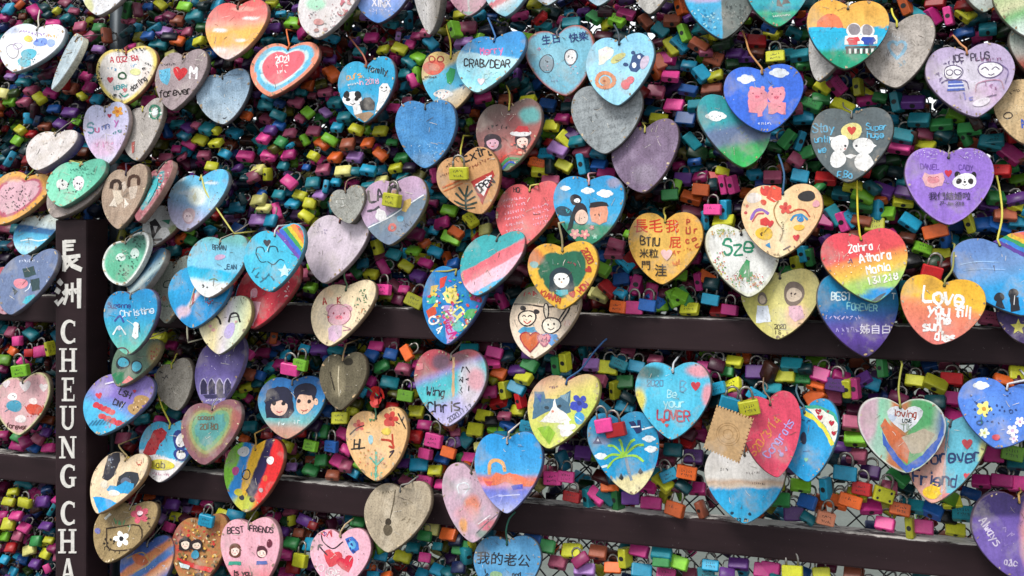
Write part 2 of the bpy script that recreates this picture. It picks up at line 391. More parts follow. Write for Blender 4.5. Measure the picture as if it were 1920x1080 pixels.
def motif(op):
    """-> list of (colour, [polygons])"""
    k = op[0]
    if k == 'e': return [(op[1], [ell(*op[2:])])]
    if k == 'p':
        q = op[2]; out = []; per = sum(math.hypot(q[i][0] - q[i - 1][0], q[i][1] - q[i - 1][1]) for i in range(len(q)))
        for i in range(len(q)):
            a, b = q[i - 1], q[i]; l = math.hypot(b[0] - a[0], b[1] - a[1]); m = max(1, int(l / 22)); jt = min(3.2, per * .012)
            out += [(a[0] + (b[0] - a[0]) * t / m + random.uniform(-jt, jt), a[1] + (b[1] - a[1]) * t / m + random.uniform(-jt, jt)) for t in range(m)]
        return [(op[1], [out])]
    if k == 'h': return [(op[1], [hpoly(*op[2:])])]
    if k == 'l': return [(op[1], stroke(cr(op[3]), op[2]))]
    if k == 'oe': p = ell(*op[2:6]); return [(op[1], stroke(p + p[:1], op[6]))]
    if k == 'oh': p = hpoly(*op[2:5]); return [(op[1], stroke(p + p[:1], op[5]))]
    if k == 't':
        c, txt, x, y, h = op[1:6]; ang = op[6] if len(op) > 6 else 0; wd = (op[7] if len(op) > 7 else h * .17) * .86; h = h * .88
        st, tw = strokes_of(txt, .6); s = h / 6; ca, sa = math.cos(math.radians(ang)), math.sin(math.radians(ang)); P = []
        for q in st:
            pts = [((u - tw / 2) * s * .82, -v * s) for u, v in cr([(a + random.uniform(-.3, .3), b + random.uniform(-.3, .3)) for a, b in q], 3)]
            P += stroke([(x + a * ca - b * sa, y + a * sa + b * ca) for a, b in pts], wd)
        return [(c, P)]
    if k == 'z':
        c, txt, x, y, h = op[1:6]; ang = op[6] if len(op) > 6 else 0; ca, sa = math.cos(math.radians(ang)), math.sin(math.radians(ang)); s = h / .92
        return [(c, [[(x + u * s * ca + (v - .36) * s * sa, y + u * s * sa - (v - .36) * s * ca) for u, v in t] for t in cjk(txt)])]
    if k == 'w':
        c, x0, y0, x1, y1, h = op[1:7]; l = math.hypot(x1 - x0, y1 - y0); n = max(2, int(l / (h * .75))); P = []
        dx, dy = (x1 - x0) / l, (y1 - y0) / l
        for i in range(n):
            t = (i + .5) / n * l; m = random.choice((3, 4, 4, 5))
            pts = [(random.uniform(-.32, .32) * h, random.uniform(-.5, .5) * h) for _ in range(m)]
            P += stroke([(x0 + dx * (t + a) - dy * b, y0 + dy * (t + a) + dx * b) for a, b in pts], max(h * .13, .55 if h < 6 else 4))
        return [(c, P)]
    if k == 'd':
        cols, n, x, y, rx, ry, sz = op[1:]; out = []
        for i in range(n):
            r = math.sqrt(random.random()); th = random.uniform(0, 6.283)
            out.append((cols[i % len(cols)], [ell(x + rx * r * math.cos(th), y + ry * r * math.sin(th), sz * random.uniform(.5, 1.2), sz * random.uniform(.5, 1.1), random.uniform(0, 90), 7)]))
        return out
    if k == 'f':
        pc, cc, x, y, r = op[1:]; a0 = random.uniform(0, 1)
        return [(pc, [ell(x + r * .62 * math.cos(a0 + i * 1.257), y + r * .62 * math.sin(a0 + i * 1.257), r * .46, r * .36, math.degrees(a0 + i * 1.257), 10) for i in range(5)]), (cc, [ell(x, y, r * .3, r * .3, 0, 8)])]
    if k == 'cl':
        c, x, y, wd = op[1:]
        return [(c, [ell(x + wd * a, y + wd * b, wd * r, wd * r * .62, 0, 12) for a, b, r in ((-.3, .04, .22), (-.08, -.07, .25), (.16, -.03, .24), (.34, .06, .18), (0, .09, .34))])]
    if k == 'face':
        sk, hr, x, y, r = op[1:6]; long = len(op) > 6 and op[6]
        out = [(hr, [ell(x, y - r * .12, r * 1.22, r * 1.22), ] + ([ell(x, y + r * .5, r * 1.25, r * 1.0)] if long else [])),
               (sk, [ell(x, y + r * .18, r * .86, r * .88)]), (hr, [[(x - r * .95, y - r * .1), (x - r * .7, y - r * .95), (x, y - r * 1.12), (x + r * .7, y - r * .95), (x + r * .95, y - r * .1), (x + r * .3, y - r * .5), (x - r * .3, y - r * .42)]])]
        out += [('222', [ell(x + s * r * .36, y + r * .12, r * .1, r * .13, 0, 8) for s in (-1, 1)]), ('c55', stroke([(x - r * .2, y + r * .58), (x, y + r * .66), (x + r * .2, y + r * .58)], r * .1)), ('eaa090', [ell(x + s * r * .5, y + r * .42, r * .14, r * .09, 0, 8) for s in (-1, 1)])]
        return out
    if k == 'pig':
        c, x, y, r = op[1:5]; ln = 'a04858'
        return [(c, [ell(x, y, r, r * .85)] + [ell(x + s_ * r * .62, y - r * .74, r * .26, r * .2, s_ * 35, 10) for s_ in (-1, 1)]),
                ('e8788c', [ell(x, y + r * .2, r * .3, r * .2)]), (ln, [ell(x + s * r * .12, y + r * .2, r * .06, r * .07, 0, 6) for s in (-1, 1)] + [ell(x + s * r * .45, y - r * .15, r * .09, r * .1, 0, 7) for s in (-1, 1)])]
    if k == 'st':
        c, x, y, r = op[1:]; P = []
        for i in range(10): q = r if i % 2 == 0 else r * .45; P.append((x + q * math.sin(i * math.pi / 5), y - q * math.cos(i * math.pi / 5)))
        return [(c, [P])]
    raise ValueError(k)

# ------------------------------------------------------------------ wooden hearts
HEARTS = []
class Heart: pass
def H(tile, N, T, L, R, lay, base, edge, art, label, short, mat='p', cord=None, flip=False, th=.0115, tmax=52, out=0.0):
    h = Heart(); h.tile = tile; h.x0 = 480 * int(tile[1]); h.y0 = 260 * int(tile[0])
    h.N, h.T, h.L, h.R = [(h.x0 + p[0] / 3.6, h.y0 + p[1] / 3.6) for p in (N, T, L, R)]
    h.lay, h.base, h.edge, h.art, h.label, h.short, h.mat, h.cord, h.flip, h.th, h.tmax, h.out = lay, base, edge, art, label, short, mat, cord, flip, th, tmax, out
    HEARTS.append(h)

def own_outline(h, i):
    r = random.Random(500 + i); o = []; ph = [r.uniform(0, 6.28) for _ in range(3)]; nd = r.uniform(-.02, .03)
    for k, (x, v) in enumerate(OUTL):
        th = 2 * math.pi * k / len(OUTL); m = 1 + .012 * math.sin(2 * th + ph[0]) + .009 * math.sin(3 * th + ph[1]) + .006 * math.sin(5 * th + ph[2])
        e = max(0, 1 - abs(x) / .12) * (1 if v < .3 else 0)
        o.append((x * m, CV + (v - CV) * m + nd * e))
    return o
def pose(h):
    N, T, L, R = [np.array(p) for p in (h.N, h.T, h.L, h.R)]
    c1 = N + (T - N) * ((.5 - VN) / (1 - VN)); axis_w = N + (T - N) * ((.30 - VN) / (1 - VN))
    shift = ((L + R) / 2 - axis_w); wdir = (R - L) / np.linalg.norm(R - L)
    c = c1 + wdir * float(shift @ wdir) * .5
    h.cpx = tuple(c)
    r = ray(*c).normalized(); e1 = r.cross(UP).normalized(); e2 = r.cross(e1).normalized()     # e2 points down
    def tang(p):
        d = ray(*p); d = d / d.dot(r); return np.array([d.dot(e1), d.dot(e2)])
    A = (tang(T) - tang(N)) / (1 - VN); B = (tang(R) - tang(L)) / ASP
    cc = float(A @ B); dd = float(B @ B - A @ A)
    za2 = (dd + math.sqrt(dd * dd + 4 * cc * cc)) / 2; za = math.sqrt(max(za2, 0)); zb = -cc / za if za > 1e-5 else math.sqrt(max(-dd, 0))
    best = None
    for s in (1, -1):
        k = 1.0
        while True:
            a3 = e1 * A[0] + e2 * A[1] + r * (s * za * k); b3 = e1 * B[0] + e2 * B[1] + r * (s * zb * k)
            n = b3.cross(-a3).normalized()
            if n.dot(r) > 0: n = -n
            ang = math.degrees(math.acos(max(-1, min(1, n.dot(Vector((0, -1, 0)))))))
            if ang <= h.tmax or k < .1: break
            k *= .93
        sc = ang - 60 * n.z
        if best is None or ((sc < best[4]) != h.flip): best = (ang, a3, b3, n, sc)
    ang, a3, b3, n, _ = best
    if h.tmax <= 52:                        # the plaques hang nearly flat against the locks
        n = (n * .38 + Vector((0, -1, .10)) * .62).normalized()
    h.ang = ang; h.r = r; h.n = n
    def onp(p):                             # point of the plaque plane (at unit distance) seen through a pixel
        d = ray(*p); return d * (r.dot(n) / d.dot(n))
    av = (onp(T) - onp(N)) / (1 - VN); bv = onp(R) - onp(L)
    up = (-av).normalized(); rt = up.cross(n).normalized()
    h.up, h.rt = up, rt
    h.uH, h.uW, h.uS = av.length, bv.dot(rt), bv.dot(up)
    h.uS = max(-.35 * h.uW, min(.35 * h.uW, h.uS))
    place(h, -.098 - h.out)
    # keep the rear edge clear of the fence
    rear = max((h.c + h.rt * sx * h.W / 2 + h.up * sy * h.Hh / 2 - h.n * h.th).y for sx in (-1, 1) for sy in (-1, 1))
    if rear > -.084: place(h, h.c.y - (rear + .084))
def place(h, y):
    t = (y - CAM.y) / h.r.y; set_t(h, t)
def set_t(h, t):
    h.t = t; h.c = CAM + h.r * t; h.W, h.Hh, h.Sk = h.uW * t, h.uH * t, h.uS * t
    h.outline = [tuple(project(h.c + h.rt * (x * h.W) + h.up * ((.5 - v) * h.Hh + x * h.Sk))[:2]) for x, v in h.OUTL]
    h.hull = hull(h.outline)
    h.bb = (min(p[0] for p in h.hull), min(p[1] for p in h.hull), max(p[0] for p in h.hull), max(p[1] for p in h.hull))
def plane_t(h, px, py, back=0.0):
    d = ray(px, py); q = h.c - h.n * back
    return (q - CAM).dot(h.n) / d.dot(h.n)          # along ray() (unit depth)
def local(h, px, py):
    p = CAM + ray(px, py) * plane_t(h, px, py) - h.c
    return p.dot(h.rt), p.dot(h.up)
def arrange():
    for i, h in enumerate(HEARTS): h.OUTL = own_outline(h, i); pose(h)
    done = []
    for h in sorted(HEARTS, key=lambda q: q.lay):
        for it in range(14):
            need = 0
            for g in done:
                if g.lay >= h.lay: continue
                if h.bb[0] > g.bb[2] or h.bb[2] < g.bb[0] or h.bb[1] > g.bb[3] or h.bb[3] < g.bb[1]: continue
                pts = [p for p in h.hull if inside(p, g.hull)] + [p for p in g.hull if inside(p, h.hull)]
                for p in pts:
                    gap = plane_t(g, *p) - plane_t(h, *p, back=h.th)
                    need = max(need, .004 - gap)
            if need <= 1e-4: break
            set_t(h, h.t - min(need, .03))
        done.append(h)

def vnoise(P, sc, seed):
    r = np.random.default_rng(seed); v = np.zeros(len(P))
    for i in range(7):
        k = r.normal(size=2) * sc * (1 + i * .5); v += np.sin(P @ k + r.uniform(0, 6.3)) / (1 + i * .4)
    return v / 3.2
def base_cols(h, P, rad, seed):
    C = np.tile(lin('888'), (len(P), 1)); Wp = P + np.stack([vnoise(P, .02, seed), vnoise(P, .02, seed + 1)], 1) * 9
    for op in h.base:
        if op[0] == 's': C[:] = lin(op[1])
        elif op[0] == 'g':
            p0, p1, st = np.array(op[1], float), np.array(op[2], float), op[3]; d = p1 - p0
            t = (Wp - p0) @ d / (d @ d); ts = np.array([s[0] for s in st]); cs = np.array([lin(s[1]) for s in st])
            for ch in range(3): C[:, ch] = np.interp(t, ts, cs[:, ch])
        elif op[0] == 'r':
            rr = rad + vnoise(P, .03, seed + 3) * .02
            for (lim, c) in sorted(op[1], reverse=True): C[rr <= lim] = lin(c)
        elif op[0] == 'b':
            c, x, y, rx, ry = op[1:6]; s = op[6] if len(op) > 6 else 1
            q = np.sqrt(((Wp[:, 0] - x) / rx) ** 2 + ((Wp[:, 1] - y) / ry) ** 2); f = np.clip((1.15 - q) / .45, 0, 1)[:, None] * s
            C = C * (1 - f) + lin(c) * f
        elif op[0] == 'n':
            c, sc, amt = op[1:4]; f = np.clip(vnoise(P, sc, seed + 9) * amt, 0, .85)[:, None]; C = C * (1 - f) + lin(c) * f
        elif op[0] == 'edge':
            c, lim = op[1:3]; f = np.clip((rad - lim) / .06, 0, 1)[:, None]; C = C * (1 - f) + lin(c) * f
    return C
NR, NS = 20, len(OUTL)
def build(h, idx):
    root = link(bpy.data.objects.new('wooden_heart', None))
    M = Matrix((h.rt, h.up, h.n)).transposed().to_4x4(); M.translation = h.c; root.matrix_world = M
    Mi = M.inverted()
    tag(root, h.label, 'wooden heart', 'wooden hearts hung on the padlock fence')
    mat = WOOD if h.mat == 'w' else PAINT
    # board: polar grid front, chamfer, side, back
    oc = np.array(h.OUTL); ctr = np.array([0, CV]); V = [(0, (.5 - CV) * h.Hh, 0)]; rad = [0.0]
    for i in range(1, NR + 1):
        s = .985 * (i / NR)
        for q in oc:
            p = ctr + (q - ctr) * s; V.append((p[0] * h.W, (.5 - p[1]) * h.Hh + p[0] * h.Sk, 0)); rad.append(i / NR)
    nf = len(V)
    for s, z in ((1, -.0014), (1, -h.th + .0014), (.985, -h.th)):
        for q in oc:
            p = ctr + (q - ctr) * s; V.append((p[0] * h.W, (.5 - p[1]) * h.Hh + p[0] * h.Sk, z))
    Fc = [(0, 1 + k, 1 + (k + 1) % NS) for k in range(NS)]
    Fc = [f[::-1] for f in Fc]
    for i in range(NR + 2 + 0):
        a0 = 1 + i * NS
        for k in range(NS): Fc.append((a0 + k, a0 + (k + 1) % NS, a0 + NS + (k + 1) % NS, a0 + NS + k)[::-1])
    Fc.append(tuple(range(len(V) - NS, len(V))))
    Z = []
    for v in V[:nf]:
        p = project(M @ Vector(v)); Z.append(((p[0] - h.x0) * 3.6, (p[1] - h.y0) * 3.6))
    C = np.zeros((len(V), 3)); C[:nf] = base_cols(h, np.array(Z), np.array(rad), 100 + idx * 13)
    ed = lin(h.edge); rim = C[nf - NS:nf] * .55 + lin('b09a80') * .35
    C[nf:nf + NS] = rim; jitter = .85 + .3 * rng.random((2 * NS, 1)); C[nf + NS:] = ed * jitter
    C[nf:nf + NS] = C[nf:nf + NS] * .5 + ed * .5
    mesh_obj('board', V, Fc, mat, root, C)
    # painting: thin layers of paint laid over the board
    hl = [(( (p[0] - h.x0) * 3.6), (p[1] - h.y0) * 3.6) for p in h.hull]; cx_ = sum(p[0] for p in hl) / len(hl); cy_ = sum(p[1] for p in hl) / len(hl)
    hl = [(cx_ + (p[0] - cx_) * .975, cy_ + (p[1] - cy_) * .975) for p in hl]
    DV, DF, DC = [], [], []; z = .00018
    hx, hy = 0, (.5 - VN - .045) * h.Hh
    hp = project(M @ Vector((hx, hy, 0))); hz = ((hp[0] - h.x0) * 3.6, (hp[1] - h.y0) * 3.6)
    N8 = 10; mesh_obj('hole', [(hx, hy, .0006)] + [(hx + .0023 * math.cos(6.2832 * k / N8), hy + .0023 * math.sin(6.2832 * k / N8), .0006) for k in range(N8)], [(0, 1 + k, 1 + (k + 1) % N8) for k in range(N8)], DARK, root)
    # wear: chipped rim, scratches and specks of dirt
    rw = random.Random(900 + idx); wear = []; zo = [((p[0] - h.x0) * 3.6, (p[1] - h.y0) * 3.6) for p in h.outline]
    mx, my = sum(p[0] for p in zo) / len(zo), sum(p[1] for p in zo) / len(zo)
    for k in range(rw.randint(6, 13)):
        q = zo[rw.randrange(len(zo))]; f = rw.uniform(.93, .975)
        wear.append(('e', rw.choice(['b09672', '9c866a', '8a7a66', 'c8b696']), mx + (q[0] - mx) * f, my + (q[1] - my) * f, rw.uniform(5, 14), rw.uniform(3, 8), rw.uniform(0, 180), 9))
    for k in range(rw.randint(4, 9)):
        q = zo[rw.randrange(len(zo))]; f = rw.uniform(.1, .85); a = rw.uniform(0, 6.28); l = rw.uniform(12, 55); u, v = mx + (q[0] - mx) * f, my + (q[1] - my) * f
        wear.append(('l', rw.choice(['d8d2c6', 'b8b0a2', '5a5048', '8c8478']), rw.uniform(1.6, 3.4), [(u, v), (u + l * .5 * math.cos(a) + rw.uniform(-4, 4), v + l * .5 * math.sin(a)), (u + l * math.cos(a), v + l * math.sin(a))]))
    wear.append(('d', ['4a4238', '6a6054', 'c8c0b0'], rw.randint(10, 24), mx, my, (max(p[0] for p in zo) - mx) * .85, (max(p[1] for p in zo) - my) * .8, 3.2))
    nart = len(h.art)
    for oi, op in enumerate(list(h.art) + wear):
        if oi == nart:
            if DV: mesh_obj('painting', DV, DF, mat, root, DC)
            DV, DF, DC = [], [], []
        for c, polys in motif(op):
            z += .00002; zz = z; cl = lin(c)
            for poly in polys:
                q = clip(poly, hl)
                if len(q) < 3: continue
                zz += .0000016; i0 = len(DV); cp = cl * random.uniform(.88, 1.08)
                for (u, v) in q:
                    lx, ly = local(h, h.x0 + u / 3.6, h.y0 + v / 3.6); DV.append((lx, ly, zz)); DC.append(cp * random.uniform(.94, 1.05))
                if len(q) == 3: tris = [(0, 1, 2)]
                else: tris = tessellate_polygon([[Vector((DV[i0 + i][0], DV[i0 + i][1], 0)) * 1000 for i in range(len(q))]])
                for t in tris:
                    a, b, cc = (DV[i0 + j] for j in t)
                    if (b[0] - a[0]) * (cc[1] - a[1]) - (b[1] - a[1]) * (cc[0] - a[0]) < 0: t = (t[0], t[2], t[1])
                    DF.append(tuple(i0 + j for j in t))
            z = zz
    if DV: mesh_obj('paint_wear', DV, DF, mat, root, DC)['kind'] = 'stuff'
    # cord through the hole, up and back to the fence
    cc = h.cord or (random.choice(['8d8a80', 'a39a8c', '6c6a60', 'b0a890', '5b5a58', '8a6f5a']), None)
    p0 = M @ Vector((hx, hy, .0022)); ptop = M @ Vector((hx, (.5 - VN) * h.Hh + .004, .001)); pin = M @ Vector((hx, hy, -h.th - .001))
    if cc[1]:
        q = cc[1]; d = ray(h.x0 + q[0] / 3.6, h.y0 + q[1] / 3.6); dist = (h.t * h.r.length) / 1.0
        tz = (min(-.05, h.c.y + (cc[2] if len(cc) > 2 else .03)) - CAM.y) / d.y; end = CAM + d * tz
    else:
        end = ptop + Vector((random.uniform(-.012, .012), 0, random.uniform(.02, .045))); end.y = -.012
    L_ = (end - ptop).length; bx = Vector((random.uniform(-.09, .09), -.03, random.uniform(-.05, .05))) * L_
    curve = cr([tuple(ptop), tuple(ptop.lerp(end, .33) + bx), tuple(ptop.lerp(end, .7) + bx * random.uniform(.2, 1.1)), tuple(end)], 4)
    path = [pin, pin.lerp(p0, .5), p0] + [Vector(q) for q in curve] + [Vector((end.x, -.004, end.z + .004))]
    V, Fc = tube([Mi @ Vector(p) for p in path], .0011 if not cc[1] else .0015, 6)
    mesh_obj('cord', V, Fc, CORD, root, [lin(cc[0])] * len(V), True)
CORD, _nt, _bs = new_mat('cord_fibre'); _n = noise(_nt, 900, 3)
_nt.links.new(mix(_nt, 'MULTIPLY', .6, attr(_nt), ramp(_nt, _n.outputs[0], [(.3, .6), (.7, 1.1)]).outputs[0]), _bs.inputs['Base Color']); _bs.inputs['Roughness'].default_value = .7

# ------------------------------------------------------------------ the hearts, read off the photograph tile by tile
def face2(x, y, r, sk='efc8b0', hr='2a2030', lg=False): return ('face', sk, hr, x, y, r, lg)
# --- top row, first columns
H('00', (262,188), (95,487), (8,262), (418,282), 1, [('s','e9eaee'),('b','a8d4c6',160,150,70,26,.8),('b','b4c4e8',80,205,50,24,.8)], '5d7d86',
  [('w','9a7ab8',130,210,330,235,26),('w','e3b04a',300,235,390,250,22),('e','e7d264',192,262,30,22),('e','7d9ce0',275,285,52,26,-8),('w','3c55b8',235,270,320,300,34),('e','9fb6ea',345,290,26,28),
   ('oe','a8a4aa',85,345,42,46,5),('oe','b9a0c4',120,310,28,22,4),('e','55b6cc',195,365,56,34,-8),('e','62c0d2',165,420,44,32),('d',['2f6f80'],14,180,390,60,45,5),('w','7fc4d6',120,440,210,440,18)],
  'white wooden heart with blue creature and pastel doodles', 'white doodle heart', cord=('c9c2b4', (272,40), .05))
H('00', (512,262), (338,600), (408,392), (478,440), 1, [('s','9aa8ae'),('n','c6d0d2',.03,.6)], 'a9a793', [], 'plain pale grey heart turned almost edge-on beside the white doodle heart', 'edge-on grey heart', mat='w', tmax=66)
H('00', (745,-190), (655,105), (560,-90), (905,-120), 1, [('s','dfdfe2'),('b','c9c86a',600,40,40,60,.7),('n','b8bcc4',.03,.4)], '7b756e', [('w','b9bcc8',660,0,800,-30,20)], 'plain white heart hanging above the dark fence pole', 'plain white heart')
H('00', (850,352), (830,703), (648,478), (1065,428), 2, [('s','ebe6e2'),('edge','e6d070',.86),('b','eed6c8',1000,560,80,120,.5)], '7c1624',
  [('t','c8364a',"A 032 '8A",840,398,40,-4,7),('w','5a9ac8',720,455,790,470,28),('w','7fb0d8',880,450,930,435,22),('oh','c83a4a',988,440,56,0,10),('h','d85a66',745,540,44),('oe','2d5a3a',826,512,24,22,11),
   ('e','dfe0a0',915,485,34,24),('t','2fa0a8','HENRY',815,588,30,-8,7),('t','2a2a30','darling',935,562,36,-38,7),('h','d04a5c',845,610,30),('l','2fa08c',9,[(812,630),(838,652),(866,636)]),
   ('d',['333'],26,672,520,16,130,6),('d',['333'],18,1010,500,50,90,6),('d',['333'],16,880,340,120,18,6),('d',['444'],14,770,650,60,34,6)],
  'white heart crowded with red, blue and green doodles, dashed border and dark red edge', 'dashed-border doodle heart', cord=('a8503a', (860,310), .04))
H('00', (1235,378), (1160,742), (1052,500), (1400,438), 1, [('s','97888a'),('n','b0a6a2',.02,.5)], '5c5254',
  [('p','5fa6c2',[(1072,470),(1150,462),(1148,530),(1128,575),(1096,560),(1074,520)]),('w','4c86a6',1080,500,1145,520,50),('h','c8363c',1215,498,100,8),('t','e9e6e8','M',1308,500,86,6,17),('t','2c2626','forever',1182,622,52,-6,9),('w','4a4246',1090,440,1190,432,16)],
  'grey heart with a blue letter, red heart, white M and the word forever', 'I-love-M heart', mat='w')
H('00', (1500,515), (1508,836), (1328,660), (1700,575), 0, [('g',(1500,500),(1500,830),[(0,'7790a6'),(.5,'93a8b8'),(1,'a6b2ba')]),('n','5c7488',.03,.6)], '2f3038', [('w','5d6b78',1440,520,1620,500,14),('l','3a3a40',5,[(1505,795),(1515,802),(1530,790)])],
  'bare blue-grey heart without any picture, under the sunset heart', 'bare blue-grey heart', mat='w')
H('00', (1612,40), (1545,405), (1388,190), (1800,140), 2, [('g',(1560,20),(1600,400),[(0,'e0605e'),(.25,'e97a74'),(.38,'f0a58e'),(.5,'f2b45c'),(.72,'f2b255'),(.85,'eccbb8'),(1,'e6d0d0')]),('b','f4e6e4',1490,205,50,14),('b','f6e6de',1620,270,40,12),('b','f6e8e4',1700,120,60,12),('b','f2ded8',1480,340,60,16),('b','f4b6a6',1650,60,90,14,.7)], '8c6450', [],
  'sunset heart with red, orange and yellow sky and white clouds', 'sunset sky heart', cord=('7a5648', (1490,330), .03))
H('00', (697,735), (705,1114), (570,868), (880,808), 2, [('g',(650,720),(720,1110),[(0,'c2c6e4'),(.45,'cfc8e4'),(.75,'d6bfe0'),(1,'d8e0ee')]),('b','e3bcd8',690,1000,80,60,.7)], '8d7c74',
  [('t','4f8fa0','S',612,862,80,-8,13),('t','c05a8a','u',655,868,48,-5,10),('t','6f7cb8','nn',712,850,44,-10,9),('t','c070b8','y',785,825,52,0,9),('f','e6a040','c8702a',795,752,36),('h','b0284e',740,782,30),('w','4a8a90',760,905,825,880,22),('w','e0a0c8',640,990,770,960,40)],
  'pastel lilac heart with coloured letters and small orange sun', 'lilac letters heart')
H('00', (965,735), (930,1082), (850,950), (1135,790), 1, [('s','a9a29c'),('n','8d877f',.03,.7)], '6a625a', [('oe','3f7a64',1045,755,36,42,14),('d',['2f6a54','dfe9e2','67a086'],20,1045,755,46,52,8),('e','dfe8e6',1048,757,20,24),('p','b0625c',[(890,960),(912,955),(905,1030),(893,1035)])],
  'weathered grey heart with a small green wreath near the top', 'green wreath heart', mat='w', cord=('c8bc5c', (950,740), .02))
H('00', (378,905), (242,1152), (168,1035), (548,905), 1, [('s','d2cac6'),('n','b4a89e',.04,.7)], '34357c', [('w','d0c4b6',260,960,440,925,18)], 'off-white wood-grained heart with a navy blue edge', 'navy-edged white heart', mat='p', th=.02)
# --- top row, second columns
H('01', (222,318), (95,652), (-28,425), (418,398), 2, [('r',[(1.05,'e58a6c'),(.86,'5fb4d4'),(.70,'c4dfe4'),(.62,'e2606e')])], '6d2a28', [('t','f8e4e2','2021',185,400,44,-3,9),('w','f8e6e4',125,448,225,448,34),('w','f6dedc',130,490,210,488,30)],
  'heart with nested salmon, blue and pink hearts and white writing inside', 'nested pink-and-blue heart', cord=('d8703a', (205,200), .03))
H('01', (520,-130), (410,256), (298,20), (720,-60), 2, [('s','d3cccb'),('b','9fd4b4',400,25,70,45,.9),('n','e6e0de',.02,.5)], '8a817b', [('d',['8c8a8c','b08c8c'],40,500,110,150,90,6),('d',['c0707a','d49a9a'],18,620,60,50,70,14),('e','c28a86',425,150,34,22),('e','b8908a',410,205,18,12),('e','b8928e',470,200,16,12),('l','b04a50',6,[(555,95),(580,108),(610,92)])],
  'pale heart with mint green patch and red and grey speckles', 'speckled pale heart')
H('01', (850,-175), (828,156), (655,-80), (1052,-100), 2, [('g',(840,-100),(830,150),[(0,'a2a8dc'),(.5,'7f9cd8'),(1,'4c86cc')])], '4b2030', [('t','e8e4ee','XINX',845,18,60,0,10),('w','b8c0e6',760,70,930,70,26)], 'blue-lilac heart with white capital letters above dark padlocks', 'white-capitals blue heart')
H('01', (1140,-190), (1165,236), (1040,-40), (1226,0), 1, [('g',(1040,0),(1220,0),[(0,'b4b0ac'),(.6,'dad6d2'),(.8,'b8b2ac'),(1,'8e8880')])], '55504b', [], 'bare silver-grey heart turned sideways beside the white-capitals heart', 'sideways silver heart', mat='w', tmax=62)
H('01', (1440,-200), (1434,106), (1262,-90), (1605,-90), 1, [('s','e6b9c6'),('b','d99ab0',1340,20,70,60,.6)], '8a97a0', [('p','e8e4e4',[(1425,-100),(1446,-100),(1442,80),(1430,80)]),('p','b8d4c8',[(1395,78),(1470,78),(1434,105)]),('w','c88aa0',1320,20,1400,60,30)], 'pale pink heart split by a white centre line with green tip', 'pink split heart')
H('01', (1690,-180), (1670,110), (1548,-30), (1880,-70), 2, [('g',(1600,-90),(1720,110),[(0,'8cc4d8'),(.35,'b8dbe2'),(.36,'dc7a84'),(.55,'e09aa0'),(.56,'e6e4e6'),(.75,'9ccad8'),(1,'5aaec4')])], '5d5d66', [], 'heart with diagonal pink, white and pale blue stripes at fence top', 'pale diagonal-stripe heart')
H('01', (745,435), (735,829), (557,580), (942,520), 2, [('s','2fa0cc'),('b','3cb0d6',700,500,150,80,.6)], '5a141e',
  [('t','e0a860','ours',660,510,42,-12,8),('t','20242a','family',820,475,46,8,8),('t','d8b0c8','in 2018',760,550,36,-4,7),('w','e8e8e8',620,575,700,560,14),
   ('e','eceaea',652,668,62,52),('e','1d1d20',612,640,20,26,30),('e','1d1d20',690,640,22,26,-20),('e','1d1d20',622,672,15,13),('e','1d1d20',680,668,15,13),('l','222',5,[(640,700),(655,706),(670,698)]),('p','ecebe9',[(655,715),(712,705),(722,775),(690,800),(660,770)]),
   ('p','f0eeec',[(832,640),(830,590),(855,562),(890,566),(908,600),(900,650),(870,710),(830,765),(805,770)]),('e','222',852,592,5,6),('e','222',882,590,5,6),('l','333',4,[(850,612),(868,618),(884,608)]),('p','a08468',[(665,775),(760,752),(800,772),(740,825)]),('p','2a2a2e',[(700,690),(735,660),(770,660),(805,690),(800,740),(715,745)])],
  'bright blue heart with a panda and a white seal, dark red edge', 'panda and seal heart', cord=('b06a52', (630,250), .04))
H('01', (1328,375), (1310,757), (1108,520), (1500,500), 1, [('g',(1150,420),(1330,740),[(0,'d8b878'),(.22,'d9bf84'),(.3,'5fb6d2'),(.68,'4cb0d6'),(.74,'e0d6c0'),(1,'c9a874')])], '1c1c22',
  [('e','d0604e',1200,455,76,48),('oe','a83a34',1188,400,20,20,8),('oe','a83a34',1245,400,20,20,8),('e','d98a74',1205,455,36,26),('p','2f9a5a',[(1290,560),(1285,500),(1310,455),(1345,470),(1340,530),(1315,570)]),('cl','efeae4',1265,630,130),('d',['c98070','7aa0b8'],12,1260,640,60,30,6),('w','2a6aa0',1370,570,1420,600,30),('w','555',1135,520,1220,520,14)],
  'beach heart with a red bear face, white cloud and green leaf', 'red bear beach heart', cord=('c8b832', (1275,135), .05))
H('01', (1612,262), (1500,622), (1364,408), (1820,345), 3, [('g',(1600,260),(1560,620),[(0,'2a88c8'),(.30,'3a9ad2'),(.32,'bfe4ee'),(.55,'a6dcea'),(.8,'86d2e2'),(1,'b0e6ea')])], '1e2f48',
  [('oh','e6f2f4',1460,300,56,0,8),('l','dff0f2',6,[(1445,330),(1438,365)]),('t','d878b0','Merry',1590,340,50,-4,9),('t','2a2428','CRAB/DEAR',1560,430,56,2,9),('t','9fdde0','John',1570,500,60,-6,9),('h','f0d8e0',1520,552,50)],
  'light blue heart with pink and black lettering and small white flower', 'pink-lettered light blue heart', cord=('3c6ea8', (1565,120), .04))
H('01', (1140,715), (1132,1140), (943,880), (1352,870), 2, [('s','4580b4'),('n','5f9ccc',.05,.7),('b','7a9ab8',1130,1080,90,50,.5)], '23405f', [('d',['8fb6d0'],26,1180,1020,110,50,5),('w','6f9cc0',1000,1050,1120,1110,14)], 'plain mottled blue heart with no picture', 'plain blue heart', mat='w')
